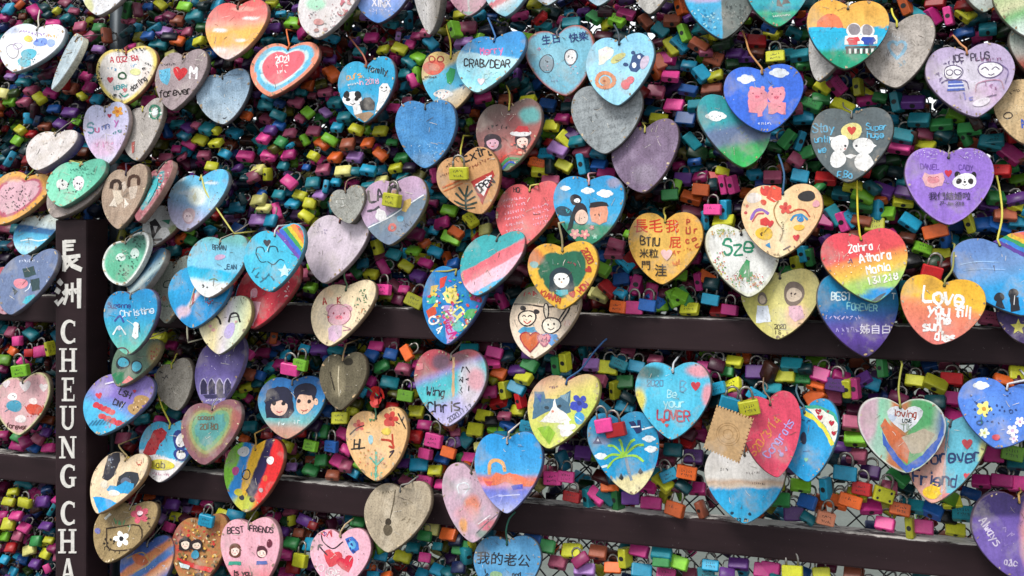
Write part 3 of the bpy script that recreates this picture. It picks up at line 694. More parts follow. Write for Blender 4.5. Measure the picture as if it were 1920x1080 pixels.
H('01', (1700,725), (1674,1158), (1500,900), (1945,835), 0, [('g',(1560,740),(1740,1150),[(0,'6a5a52'),(.3,'7d5a58'),(.5,'97605c'),(.75,'c05a50'),(.9,'4a8a6a'),(1,'8a5a50')]),('b','5aa6a4',1850,780,80,60,.9),('b','7a3c3c',1740,820,60,50,.7)], '55433c',
  [face2(1598,960,46,'d8a8b8','3a2c34',True),face2(1800,950,46,'e6c4b8','3a2630'),('e','e4e0e0',1790,900,70,22),('p','b8363c',[(1735,890),(1770,850),(1830,852),(1850,895)]),('w','241e22',1560,860,1700,850,34),('l','d0483c',16,[(1640,1100),(1700,1040),(1790,1040)]),('l','3f9a58',14,[(1650,1125),(1705,1070),(1770,1072)]),('l','3a5ab8',12,[(1665,1140),(1708,1095),(1750,1100)]),('d',['d85a50','e0a890','3a2c30'],24,1800,1000,90,40,9)],
  'dark maroon heart with two cartoon faces, one in a red cap', 'two-face maroon heart', cord=('c2b24a', (1690,580), .03))
# --- top row, third columns
H('02', (292,232), (355,648), (100,372), (570,300), 2, [('s','84c6dc'),('edge','b4574c',.93),('b','a6d8e6',300,400,120,100,.5)], '7a5a34',
  [('e','a2b4be',235,430,48,56),('oe','5a6470',235,430,50,58,6),('e','ece8e6',397,385,40,46),('oe','5c5660',397,385,44,52,6),('d',['444'],4,395,385,18,10,5),('d',['555'],3,232,415,18,8,5),('z','2d3f7c','生日',265,265,62,-8),('z','2d3f7c','快樂',450,250,62,-8),('w','d08aa8',170,330,200,330,24),('w','88a0c0',260,545,310,545,22),('d',['ecd0d8','e8b0c0'],10,340,470,120,70,5)],
  'cyan heart with two small outlined seals and blue characters, brown edge', 'two seals cyan heart', cord=('6c6e72', (330,150), .04))
H('02', (715,280), (708,712), (505,440), (968,372), 3, [('g',(740,260),(700,700),[(0,'8cccE8'),(.5,'a4d8ec'),(1,'9ad6ea')])], '26343c',
  [('p','ecebdc',[(585,340),(640,315),(690,335),(680,380),(620,430),(585,440)]),('p','e8d8de',[(590,345),(630,325),(650,350),(600,380)]),('e','d8d48a',715,392,55,26,-30),('p','36507e',[(790,450),(815,375),(870,360),(905,380),(890,440),(840,490),(805,480)]),('e','36507e',818,356,15,13),('e','36507e',768,436,18,13),('l','36507e',8,[(818,356),(850,385)]),('e','dfe4ee',825,440,16,18),('e','dfe4ee',858,385,12,14),('e','d8c8dc',895,420,26,50,20),
   ('oe','e0946c',630,542,56,52,26),('e','e6a880',630,545,34,32),('e','b86a4a',625,548,9,8),('e','d8626c',768,570,32,34),('e','dc6e78',800,540,26,26)],
  'pale blue heart with a cloud, dark blue bug, orange ring and red cherries', 'bug and cherries heart', cord=('3c4a52', (690,170), .04))
H('02', (640,610), (634,1038), (393,800), (877,775), 1, [('s','92989a'),('n','6e7476',.05,.9)], '26282a', [('w','6a6f70',500,800,590,790,50),('w','75797c',660,800,780,790,36),('w','7a7e80',640,860,720,860,40)], 'bare dark grey heart hanging below the bug and cherries heart', 'dark grey speckled heart', mat='w')
H('02', (905,870), (893,1297), (678,1105), (1140,985), 0, [('s','77667c'),('n','8f8094',.03,.8),('b','8d8490',900,1180,100,80,.5)], '2a242c', [], 'bare dusty purple heart with faded surface', 'dusty purple heart', mat='w', cord=('c8bc5c', (880,830), .02))
H('02', (1480,680), (1562,1132), (1255,850), (1745,885), 1, [('g',(1450,690),(1530,1120),[(0,'2c9aa0'),(.3,'35a0a8'),(.42,'66789c'),(.62,'70809c'),(.72,'3fa45c'),(1,'35b85a')]),('n','5c6c90',.03,.4)], '1f3a38',
  [('cl','e6ecea',1378,778,140),('d',['8c98a0'],5,1380,778,40,14,6),('w','7d8a8a',1520,850,1600,960,44)],
  'landscape heart with teal sky, purple hills and green field', 'green field heart')
H('02', (1692,478), (1722,897), (1422,618), (1962,585), 3, [('s','3a6cd8'),('b','4a80e0',1640,560,150,80,.6)], '24506a',
  [('cl','dfe4ea',1580,530,120),('cl','dde2e8',1803,487,130),('p','e8909c',[(1600,760),(1592,680),(1605,630),(1720,620),(1730,700),(1690,760),(1690,785),(1660,790),(1655,765)]),('pig','ea98a4',1655,640,62),('p','e8909c',[(1730,770),(1728,690),(1850,690),(1848,770),(1820,770),(1790,755),(1760,770)]),('pig','ec9aa6',1785,645,64),('w','c8d0ea',1660,838,1750,832,20)],
  'royal blue heart with two pink piglets and white clouds', 'two piglets blue heart', cord=('b8824a', (1555,210), .05))
H('02', (1408,-160), (1425,262), (1158,10), (1650,0), 2, [('g',(1160,60),(1650,60),[(0,'3fb0dc'),(.52,'52b4de'),(.53,'727c78'),(1,'69706c')]),('b','c4b0d4',1300,-10,130,34,.9)], '3b3f3e', [('d',['9fdcec','2a94c8'],40,1300,130,110,80,9),('d',['4a504e','8f9692'],40,1510,110,90,90,6)],
  'heart half bright blue and half weathered grey at the fence top', 'half-blue half-grey heart')
H('02', (230,-260), (235,38), (60,-150), (400,-150), 1, [('s','bcdce6'),('b','e8e4ea',230,-10,60,30,.8)], '5f6a70', [], 'white-blue heart tip showing at the fence top beside the bare grey tip', 'pale blue tip heart')
H('02', (570,-260), (572,42), (410,-150), (735,-130), 1, [('s','b4d2e0'),('b','9cc4d8',560,-40,60,60,.6)], '466a80', [], 'pale steel-blue heart above the two seals cyan heart', 'steel-blue tip heart')
H('02', (945,-225), (925,97), (800,-90), (1075,-90), 1, [('s','b3b0aa'),('n','8d8a84',.05,.8)], '4c4a46', [], 'bare grey wooden heart with its tip among dark teal padlocks', 'bare grey tip heart', mat='w')
# --- top row, fourth columns
H('03', (70,-205), (70,182), (-165,-20), (280,-20), 2, [('g',(70,-40),(70,180),[(0,'3fb0c8'),(.3,'42b8c0'),(.45,'2f9cb4'),(.6,'48c08c'),(.72,'2a9a8c'),(.85,'4cc094'),(1,'3ab07c')])], '4c504e', [('p','6f6a68',[(60,-30),(100,45),(60,40)]),('p','767270',[(110,-40),(150,20),(95,30)]),('w','1e8a90',20,80,150,70,16),('w','d8ece4',30,110,150,100,12)],
  'teal and green striped heart with grey triangles', 'teal striped heart')
H('03', (540,38), (520,463), (254,140), (818,160), 4, [('g',(540,10),(560,465),[(0,'eeb04a'),(.36,'ecb95c'),(.4,'e8b45c'),(.405,'22b0d8'),(.68,'2cb8dc'),(.72,'1f9c7a'),(1,'1c9c74')]),('b','c8923c',700,80,60,40,.5)], '3b2a26',
  [('p','e07a52',[(328,182),(335,145),(360,112),(400,95),(440,95),(480,120),(505,160),(510,192)]),('p','22b0d8',[(255,195),(300,180),(520,190),(560,202),(560,215),(255,215)]),('e','f0efec',580,205,48,52),('e','9a9298',582,200,38,42),('e','f0efec',670,210,46,48),('e','9b9498',670,205,37,38),
   ('p','f2f0ec',[(515,300),(520,245),(560,235),(735,240),(738,295)]),('p','d0444e',[(528,270),(545,250),(610,250),(622,275),(606,282),(604,302),(544,304),(542,285)]),('p','2d49a4',[(625,272),(640,250),(715,250),(730,278),(712,284),(710,302),(648,302),(645,284)]),('p','3a3436',[(520,312),(735,308),(735,324),(520,328)])]
  + [('p','efeeea' if i % 2 else '3a3638',[(525+i*19,328),(542+i*19,328),(540+i*19,362),(527+i*19,362)]) for i in range(11)],
  'sunset beach heart with red sun and couple in red and blue shirts', 'sunset couple heart')
H('03', (850,165), (850,593), (648,372), (1160,262), 2, [('s','a8a098'),('n','7f7870',.05,.9),('b','b8b6b6',860,320,100,100,.5)], '2d2a28', [('oh','8cb0c4',872,335,120,20,16),('w','7fa0b0',880,440,930,420,30),('w','c9cccc',820,230,900,260,30)],
  'mottled grey wooden heart with a faint blue heart outline', 'faint blue outline heart', mat='w', cord=('d8cf4a', (835,60), .04))
H('03', (430,140), (325,546), (288,310), (560,330), 1, [('s','b3b0ac'),('n','8a8884',.04,.7)], '55504c', [], 'bare pale grey heart tucked behind the sunset couple heart', 'tucked grey heart', mat='w')
H('03', (1335,345), (1412,786), (1058,482), (1665,418), 3, [('s','b7a6c6'),('b','d6d0da',1330,500,190,120,.8),('b','c9a8c4',1480,640,110,80,.7),('b','d8ccd8',1420,690,90,60,.6)], '2e2230',
  [('t','4c4258','IOE  PLUS',1370,385,52,-4,10),('e','e8e4e8',1250,490,66,48),('oe','584a70',1250,490,66,48,7),('oe','4a3e60',1225,490,24,18,6),('oe','4a3e60',1280,488,24,18,6),('e','e6e2e4',1500,470,78,54),('oe','6a5a80',1500,470,80,56,7),('l','554868',7,[(1440,470),(1465,455),(1490,475)]),('l','554868',7,[(1510,470),(1535,452),(1560,468)]),('l','554868',6,[(1485,500),(1505,508),(1525,498)]),
   ('w','5c4c74',1180,430,1320,430,36),('w','8c5a80',1400,400,1580,400,30),('p','5a6cba',[(1215,545),(1310,545),(1330,610),(1210,615)]),('l','d8dcec',9,[(1218,570),(1318,566)]),('l','d8dcec',9,[(1215,595),(1322,590)]),('l','6a5a8a',6,[(1170,560),(1215,540),(1330,545),(1355,600)]),('l','b88aa0',7,[(1400,620),(1420,560),(1560,540),(1590,600)]),('l','6a5878',6,[(1430,690),(1480,655),(1540,640)]),('e','dfd6e2',1440,690,60,26,-20),('w','8a86c8',1300,650,1390,660,60),('w','9a6a90',1450,560,1560,600,40),('w','74628c',1140,480,1180,560,40),('l','8c7aa8',5,[(1100,600),(1180,680),(1300,740)]),('l','7a6a98',6,[(1580,440),(1620,480),(1600,560)]),('b_','x')][:-1],
  'lavender heart with two sketched round faces and a blue striped shirt', 'sketched faces lavender heart', cord=('c88a5c', (1250,240), .04))
H('03', (1850,560), (1810,985), (1500,765), (2090,720), 1, [('s','b99f78'),('n','d2bd98',.03,.6)], '6a5238', [('oe','4a4038',1620,780,30,20,8),('w','4a4038',1600,640,1700,600,30),('t','3a5ab0','A',1720,830,60,-20,12)], 'tan wooden heart with dark rings and blue letters behind the lavender heart', 'tan rings heart', mat='w')
H('03', (1800,200), (1800,520), (1640,310), (1985,330), 0, [('g',(1700,250),(1720,470),[(0,'8d9a90'),(.5,'a8a49c'),(.8,'9a5a4c'),(1,'8a3c34')])], '2c2624', [], 'grey heart fading to rusty red, under the pale green heart', 'rusty grey heart', mat='w')
H('03', (1780,-150), (1800,262), (1532,85), (2070,30), 2, [('g',(1640,-40),(1760,230),[(0,'a8b888'),(.3,'c8c8a0'),(.5,'7fb87c'),(.75,'c4d8c8'),(1,'dfe6e2')])], '4a4a42', [], 'pale green and white brushed heart above the rusty grey heart', 'pale green brushed heart', mat='w')
H('03', (1470,-250), (1458,78), (1285,-70), (1645,-70), 1, [('s','b9c8bc'),('b','d4dcd6',1450,0,90,50,.7)], '3c443e', [], 'pale grey-green heart tip beside the pale green brushed heart', 'grey-green tip heart')
H('03', (560,770), (530,1232), (285,905), (843,880), 2, [('s','596366'),('n','6f7a7a',.05,.7)], '23282a',
  [('e','e0d488',565,885,74,54),('h','d0483c',565,882,62),('e','ece9e6',485,970,58,62),('e','ecebe8',472,1075,56,56),('p','ecebe8',[(420,950),(415,925),(450,925)]),('e','ecebe8',645,985,72,56),('e','ecebe8',648,1095,66,62),('p','ecebe8',[(690,960),(735,985),(700,1005)]),('p','ecebe8',[(500,1050),(560,1040),(600,1050),(560,1070)]),('e','3a3a40',522,985,8,8),('e','3a3a40',597,985,8,8),('e','d87a70',520,1005,6,5),
   ('t','5fb0d4','Stay',375,862,64,0,9),('t','5fb0d4','until',365,940,46,0,8),('t','5fb0d4','we',365,1010,46,0,8),('t','5fb0d4','Super',735,858,46,2,8),('t','5fb0d4','huge',725,910,46,2,8),('t','5fb0d4','E.Bo',520,1180,48,0,9)],
  'charcoal heart with two white chicks under a red heart and blue chalk writing', 'chalk chicks heart')
H('13', (1215,105), (1220,582), (917,200), (1527,190), 3, [('s','9b76d2'),('b','a684da',1100,250,160,120,.5),('edge','b090dc',.95)], '4c3a58',
  [('t','6f4ba4','DANIEL',1092,190,38,2,7),('t','6a4aa0','CADY',1336,195,40,0,7),('h','d0364c',1217,235,52),('p','efb6bc',[(1042,265),(1055,228),(1090,240),(1145,240),(1180,225),(1190,270),(1172,315),(1115,332),(1062,318)]),('e','d88a94',1115,280,40,24),('l','b8606c',5,[(1080,262),(1092,255),(1104,262)]),('l','b8606c',5,[(1128,262),(1140,255),(1152,262)]),
   ('e','262228',1278,242,22,20),('e','262228',1388,245,20,20),('e','f0eeee',1328,288,78,56),('e','3a3438',1288,288,20,18,-30),('e','3a3438',1368,288,20,18,30),('e','2a2428',1328,292,9,7),('l','333',4,[(1312,308),(1328,315),(1344,306)]),('z','3d3058','我們結婚啦',1226,388,52),('t','4a3c66','27-Jan-2018',1240,437,24,2,5),('d',['cdbbe6','e0d4ee'],26,1060,100,90,24,4),('d',['cdbbe6','e0d4ee'],26,1380,110,80,24,4)],
  'violet heart with a pig face and a panda face, red heart between', 'pig and panda violet heart')
# --- second row
H('10', (192,258), (-5,582), (-62,395), (322,415), 1, [('r',[(1.05,'dda24c'),(.80,'c87a4c'),(.76,'b2586a'),(.66,'d2a6b0')]),('b','e6b05a',100,250,80,40,.5)], '7d5a34', [('d',['5c4a52','8a6a74'],50,120,400,100,90,6)],
  'orange-bordered heart with pale pink centre full of tiny writing', 'orange-bordered heart', cord=('8aa04a', (235,200), .02))
H('10', (545,172), (405,462), (322,300), (725,205), 3, [('g',(600,160),(420,450),[(0,'57a88e'),(.4,'6cc4a4'),(1,'84d2b0')])], '2c5f54', [('e','dcdcd8',420,310,40,36),('e','e0d8da',530,300,40,46),('d',['2a3a38'],26,470,320,90,50,6),('w','3a8a78',470,215,600,200,20),('d',['3f8a74'],24,560,220,90,40,5)],
  'sea-green heart with two white figures above the lettered post', 'sea-green figures heart', cord=('b8b060', (470,150), .03))
H('10', (570,245), (372,537), (312,452), (752,330), 2, [('s','958a84'),('n','7a706a',.04,.7)], '37302d', [], 'plain grey-brown heart under the sea-green heart on top of the post', 'grey-brown under-heart', mat='w')
H('10', (848,228), (790,607), (700,382), (1010,305), 2, [('s','9f8a78'),('n','b3a08e',.03,.6)], '4f443c', [('l','3a2c26',22,[(752,330),(760,295),(795,285),(815,310),(810,340)]),('l','4a342a',20,[(868,330),(875,270),(905,252),(935,265),(935,310)]),('p','cfc0ac',[(760,345),(815,350),(830,420),(800,450),(770,420)]),('p','c8b8a8',[(820,300),(845,285),(855,330),(835,360)]),('p','c4b4a4',[(870,330),(930,320),(915,400),(880,410)]),('p','d8ccbc',[(735,455),(770,400),(790,460)]),('p','d6cabc',[(840,400),(870,440),(840,470)])],
  'brown-grey heart with a painted couple with dark hair arcs', 'dark-haired couple heart', mat='w', cord=('3a2a40', (850,170), .03))
H('10', (1068,215), (935,557), (968,405), (1187,268), 1, [('r',[(1.05,'9c5a62'),(.66,'2f98a0')]),('n','d0a0a0',.09,.9)], '7a6055', [('d',['d8b0ac','8c3440','b4606a'],60,1120,350,60,130,9),('p','4ab4bc',[(985,420),(1040,280),(1075,270),(1060,340),(1000,440)])],
  'heart with a speckled red rim and turquoise centre, turned sideways', 'red-rimmed turquoise heart', tmax=62)
H('10', (1350,262), (1250,622), (1143,390), (1545,312), 2, [('g',(1400,240),(1260,610),[(0,'58b4de'),(.25,'7cc4e4'),(.45,'a8d0e8'),(.6,'8fb6da'),(.8,'b6b4d4'),(1,'c4c0d8')]),('b','eaf0e4',1330,385,70,70,.9),('b','e8eee8',1210,270,50,24,.7),('b','eceae8',1420,300,60,12,.7),('b','d8e4ee',1250,370,60,12,.6)], '57585c', [('e','c8a8b0',1275,520,44,52),('e','f0d8dc',1270,530,30,32),('e','a07a84',1262,522,5,6),('e','a07a84',1282,522,5,6),('p','e6e6c8',[(1300,390),(1320,360),(1330,400),(1310,430)])],
  'sky blue heart with a white glow and a small pink bear', 'white glow sky heart', cord=('d6cf6e', (1580,642), -.004))
H('10', (1130,470), (1015,727), (985,610), (1268,572), 0, [('s','c9cccb'),('b','8f9c5c',1190,620,60,50,.8)], '6a2a2e', [('p','2e2a30',[(1010,560),(1050,540),(1090,600),(1030,680)]),('p','c8c4c4',[(1035,590),(1065,590),(1050,640)]),('e','e6e4e2',1110,640,40,40),('l','4a4448',14,[(1000,688),(1090,680)]),('p','3a8a70',[(1090,550),(1150,545),(1140,580)])],
  'white heart with black triangle and green patch below the sky blue glow heart', 'black triangle heart')
H('10', (855,690), (845,990), (690,848), (1006,715), 2, [('g',(900,640),(820,980),[(0,'3f6a5c'),(.25,'4a8a74'),(.4,'66b494'),(1,'5cb48e')]),('edge','e2e6e0',.88)], 'd0d4cc', [('e','cfe0d6',815,800,34,26,-15),('e','c4d8ce',910,775,30,36),('d',['2a5a4c'],36,850,840,80,90,6),('d',['2a4a40'],20,940,690,40,50,6)],
  'green heart with a white rim and two pale figures, beside the post', 'white-rimmed green heart', out=0.03)
H('10', (1040,780), (940,1062), (855,965), (1096,845), 1, [('g',(900,850),(1050,1000),[(0,'243c50'),(.4,'2f5a78'),(.6,'a0b4b4'),(.7,'2a5266'),(1,'2c4458')])], '6c6660', [], 'dark blue heart turned sideways behind the white-rimmed green heart', 'angled dark blue heart', tmax=62)
H('10', (262,540), (150,788), (112,690), (440,590), 1, [('g',(240,540),(210,780),[(0,'c4ccc4'),(.2,'aebfc4'),(.24,'2a5c8c'),(.38,'2f6a9a'),(.44,'4ca4c8'),(.7,'5cb4d4'),(.85,'b4dce6'),(1,'7cc4d8')])], '2f5a50', [('l','d8ecf0',8,[(140,690),(200,680),(260,690),(330,676)])],
  'seascape heart in navy and light blue bands left of the post', 'banded seascape heart')
H('10', (215,800), (70,1190), (10,1030), (425,900), 2, [('s','6a7a9c'),('n','58688c',.03,.6)], '3b3742', [('p','2f4a4c',[(150,880),(230,860),(245,920),(165,940)]),('p','2c4448',[(205,950),(265,940),(270,1020),(215,1030)]),('e','e28a98',140,978,46,36),('p','3cb4c8',[(150,1110),(170,1070),(235,1050),(240,1085),(180,1120)]),('p','33424c',[(80,1000),(120,1030),(100,1060)]),('l','d8e0ea',7,[(170,1030),(195,1010),(205,980)]),('w','c4cce0',130,825,260,825,20),('w','c8d0e4',310,960,350,970,26)],
  'slate blue heart with dark green squares and a pink blob', 'slate blue squares heart')
H('10', (-60,900), (32,1188), (-190,1040), (130,1010), 1, [('s','dcaab4'),('b','c84c54',-10,900,60,60,.8)], '8a6470', [('d',['e8d0d4','c07a84'],14,20,1100,50,60,7)], 'pale pink heart half hidden left of the slate blue heart', 'half-hidden pale pink heart')
H('10', (1478,690), (1390,1077), (1280,830), (1685,795), 4, [('g',(1500,680),(1440,1080),[(0,'68aaa8'),(.12,'6fb6cc'),(.5,'7cc2de'),(.53,'16a8d0'),(.68,'3ab8da'),(.74,'e0e6e6'),(1,'e8e6e2')])], '77695c', [('t','2e4858','BRIAN',1480,735,34,2,7),('t','2e5a74','JEAN',1555,866,34,0,7),('e','c8a8c8',1485,800,38,18,-8),('d',['2a2a2a'],4,1385,995,24,14,6),('l','444',5,[(1440,995),(1445,950)]),('l','3a7a4a',7,[(1415,955),(1445,945),(1470,958)])],
  'beach heart with turquoise sea, white sand and two names', 'two-names beach heart')
H('10', (1185,845), (1130,1242), (1033,1010), (1300,930), 1, [('s','aeb4a8'),('n','98a092',.03,.6)], '55584e', [('w','4a8a5c',1060,1010,1090,1090,30),('l','4a5a52',7,[(1160,955),(1115,965),(1105,1000),(1150,1005)]),('e','c8a08c',1110,1080,16,18),('w','3f7a58',1080,1120,1180,1130,24)],
  'grey-green heart with small wreath marks behind the blue shore heart', 'grey-green wreath heart', mat='w')
H('20', (1335,-35), (1270,348), (1163,70), (1578,60), 3, [('g',(1200,60),(1420,240),[(0,'2a9cd0'),(.42,'2a98d2'),(.46,'e4dce0'),(.52,'d8b8bc'),(.56,'1e90cc'),(1,'1c8cc8')]),('b','e0c0d0',1240,225,50,40,.9)], '1b4f70', [('l','c05a60',9,[(1310,110),(1300,180)]),('w','2a5a80',1390,160,1450,180,26),('d',['a04450'],6,1410,165,30,20,8)],
  'strong blue heart crossed by a pale diagonal shore', 'blue shore heart', cord=('b8b49a', (1268,440), -.004))
H('11', (130,635), (100,1032), (-78,800), (336,705), 5, [('s','3fb4d4'),('b','56c0dc',60,800,120,100,.5)], '2a5a6c',
  [('p',c,[(130+i*26,632-i*12),(158+i*26,620-i*12),(330+i*6,800-i*30),(300+i*6,835-i*30)]) for i,c in enumerate(['6a4ca8','3a62c4','3f9a54','e0c83c','e08a44','d8504c'])]
  + [('h','3a3c44',75,705,52),('l','1f4858',7,[(0,770),(10,735),(45,735),(60,765)]),('l','1f4858',7,[(85,765),(95,730),(135,730),(150,765)]),('l','1f4858',6,[(0,775),(30,830),(70,830)]),('l','1f4858',6,[(80,830),(120,850),(160,815),(190,825)]),('w','2a6a80',-40,880,60,960,50),('w','2a6a80',60,920,130,940,50),('st','bfe6ee',195,895,50)],
  'cyan heart with a rainbow corner and two outlined faces', 'rainbow corner heart', cord=('d0d0d0', (150,590), .03))
H('11', (565,545), (455,972), (343,720), (772,690), 2, [('s','c6b8c2'),('n','ddd2d8',.02,.7),('b','d8c8d4',520,700,120,120,.6)], '6a6468', [('d',['a89ab0'],20,430,610,60,40,6)], 'plain pale lilac-white heart with no picture', 'plain lilac-white heart', cord=('9a5a50', (560,480), .03))
H('11', (600,352), (630,572), (493,412), (730,350), 3, [('s','96968f'),('n','77776f',.06,.9)], '4a4a46', [('w','c0c0ba',540,430,600,440,40)], 'small bare grey heart above the plain lilac-white heart', 'small grey heart', mat='w', th=.02)
H('11', (935,305), (895,720), (707,445), (1152,392), 3, [('g',(850,430),(960,620),[(0,'b99ab4'),(.42,'b8a0ba'),(.46,'6f8290'),(1,'76869a')])], '6c6434',
  [('l','e8ecf0',8,[(760,600),(900,530),(1020,450),(1130,380)]),('t','3a363c','LA',810,385,84,-8,17),('l','3a343a',22,[(900,370),(910,330),(945,325),(975,350)]),('p','c9a08c',[(915,370),(920,345),(960,345),(965,380)]),('e','e4e2e2',845,520,40,36),('e','e0dcdc',830,490,16,18),('p','c8a860',[(985,490),(1000,420),(1050,400),(1045,440),(1010,500)]),('oe','d0504a',920,600,20,20,16),('w','46505a',940,650,1050,560,28),('e','5fa4c4',975,540,24,20),('l','44404a',14,[(755,490),(800,480),(830,460)])],
  'heart in pink and slate grey halves with black letters and a white dog', 'pink and slate dog heart')
H('11', (1385,135), (1520,513), (1232,310), (1632,150), 3, [('s','d09c6a'),('n','dfb184',.03,.6)], '6a4a2c',
  [('t','2a2420','Extra',1500,95,72,-14,13),('w','3a3028',1270,190,1400,130,34),('w','8a4a30',1440,200,1590,130,24),('p','b83a34',[(1450,290),(1600,215),(1610,250),(1530,445)]),('p','e8e4e0',[(1480,310),(1595,240),(1590,270),(1535,390),(1505,350)]),('t','26242a','OPEN',1545,315,54,-38,11),('l','2c4038',12,[(1420,480),(1415,400),(1430,320)]),('l','2c4038',12,[(1350,370),(1410,420),(1480,390)]),('l','2c4038',12,[(1340,420),(1410,450),(1490,430)]),('l','2c4038',12,[(1370,330),(1415,390),(1460,350)]),('l','2c4038',10,[(1370,460),(1420,470),(1480,465)]),('l','c86a3a',9,[(1260,330),(1380,280)]),('l','c86a3a',9,[(1270,355),(1395,300)]),('w','8a5a3a',1240,260,1310,230,20)],
  'tan wooden heart with black palm leaves and a red triangle', 'palm leaf tan heart', cord=('b8b040', (1400,-20), .03))
H('12', (120,335), (30,752), (-98,490), (322,445), 2, [('s','d85f62'),('b','e07a78',150,560,120,100,.6)], '7d6430',
  [('t','3a2a2c','HO',30,345,34,0,8)] + [('w','eab0c0',-60+i*4,420+i*42,95-i*4,395+i*42,22) for i in range(6)] + [('w','e8a4b8',140,470+i*38,250,440+i*38,20) for i in range(4)],
  'coral red heart covered in pale pink writing', 'coral writing heart', cord=('d8cc6a', (165,310), -.002))
H('12', (520,290), (494,727), (277,405), (757,395), 4, [('g',(520,270),(500,720),[(0,'2a94cc'),(.5,'3aa6d8'),(.66,'46a8d0'),(.70,'3a8a6c'),(1,'2c8060')]),('b','b08a8c',690,300,50,40,.6)], '1e3a40',
  [('cl','e8eef0',360,332,70),('cl','e8eef0',512,348,90),('cl','eef0f0',628,366,110),('e','24222c',430,412,40,36,-15),('e','e8e6e6',440,418,20,16),('e','2f4f60',350,490,56,34,10),('p','2f4f60',[(300,470),(320,455),(325,500)]),('w','3fb0b8',360,485,390,495,22),('e','2c2830',462,510,56,72),('e','e8c4b0',470,530,42,52),('d',['3a2a2a'],3,475,530,18,12,5),('p','d89478',[(528,500),(530,450),(640,450),(650,500),(640,560),(590,582),(540,560)]),('p','2a2426',[(520,470),(530,435),(580,425),(640,430),(655,460),(600,455),(560,462)]),('d',['3a2a2a'],3,585,515,30,8,6),('p','2f3a3c',[(400,510),(425,510),(410,600),(370,625)]),
   ('f','e0a0a0','e8c8a8',425,642,34),('f','de9090','e8c8a8',492,645,32),('f','d08080','d8b8a0',540,600,16),('f','7fc0a8','cfe0c8',560,660,18)],
  'blue sky heart with a couple, penguin and whale over green grass', 'couple and penguin heart', cord=('d8a4a8', (520,235), .03))
H('11', (1640,668), (1500,1062), (1386,850), (1812,775), 2, [('g',(1500,840),(1580,980),[(-1,'2f9a9c'),(.02,'379fa4'),(.04,'d66470'),(.5,'dc7680'),(.52,'e8b4c4'),(.98,'e8b8c8'),(1.0,'4cacd4'),(2,'4cacd4')])], '1e1e26', [], 'heart with diagonal stripes of teal, red, pink and blue', 'teal and pink striped heart')
H('12', (338,738), (335,1152), (108,850), (582,830), 5, [('r',[(1.05,'e2b03c'),(.70,'23644a')]),('b','d0643c',150,800,70,60,.8),('b','d8903c',260,740,60,30,.6)], '5c4418',
  [('e','7fb0b0',150,850,30,22),('e','263a44',335,940,80,72),('p','2a3c44',[(255,960),(415,960),(420,1030),(250,1030)]),('e','ecebe6',335,955,50,54),('p','4cb8c4',[(298,1020),(375,1020),(380,1050),(330,1065),(295,1045)]),('e','222',320,948,6,7),('e','222',350,945,6,7),('e','d08a3c',335,968,6,5),('t','b8402e','KIANNA',262,1068,44,24,10),('t','c0382c','HON',480,1005,46,-48,10),('h','b83a30',408,1052,48,-20),('h','b83a30',520,885,48,-50),('t','b0402e','2020',510,790,44,64,10),('w','4f7a6a',220,850,290,830,40),('w','8a4a50',370,830,440,860,40)],
  'yellow-bordered heart with green centre and dark-haired white-faced figure', 'green-centre yellow heart', cord=('b0a47c', (315,570), -.004))
H('21', (1345,-40), (1280,457), (1138,180), (1570,140), 1, [('s','1c78bc'),('n','2f9cc8',.03,.7)], '232a5c',
  [('p','e0b83c',[(1180,60),(1230,50),(1200,130),(1170,140)]),('p','d04438',[(1240,10),(1290,-10),(1270,60),(1240,80)]),('p','e0d080',[(1260,110),(1310,60),(1360,90),(1350,180),(1290,170)]),('p','d05034',[(1150,230),(1210,180),(1220,240),(1170,290)]),('p','e8c23c',[(1190,200),(1225,160),(1230,200)]),('p','3fb09c',[(1150,140),(1215,120),(1215,170),(1160,180)]),('p','b89ad4',[(1262,190),(1330,190),(1355,440),(1290,450)]),('t','c0267c','KAREN',1305,320,62,76,13),('t','e0dc74','OCT',1400,275,84,50,14),('oe','e8e6e0',1200,290,30,26,12),('t','e6e6e6','4',1240,350,60,30,10),('e','46b8b0',1365,330,36,40),('e','4cac5c',1460,250,50,40),('p','a03048',[(1440,90),(1520,130),(1540,180),(1450,150)]),('d',['d84a3c','e8d060','e8e8e0','3fb07c','c040a0'],70,1330,180,180,170,11),('w','e8d858',1290,60,1380,180,40)],
  'multicoloured patchwork heart with pink vertical name on lilac strip', 'patchwork name heart', cord=('b0a850', (1180,-40), .02))
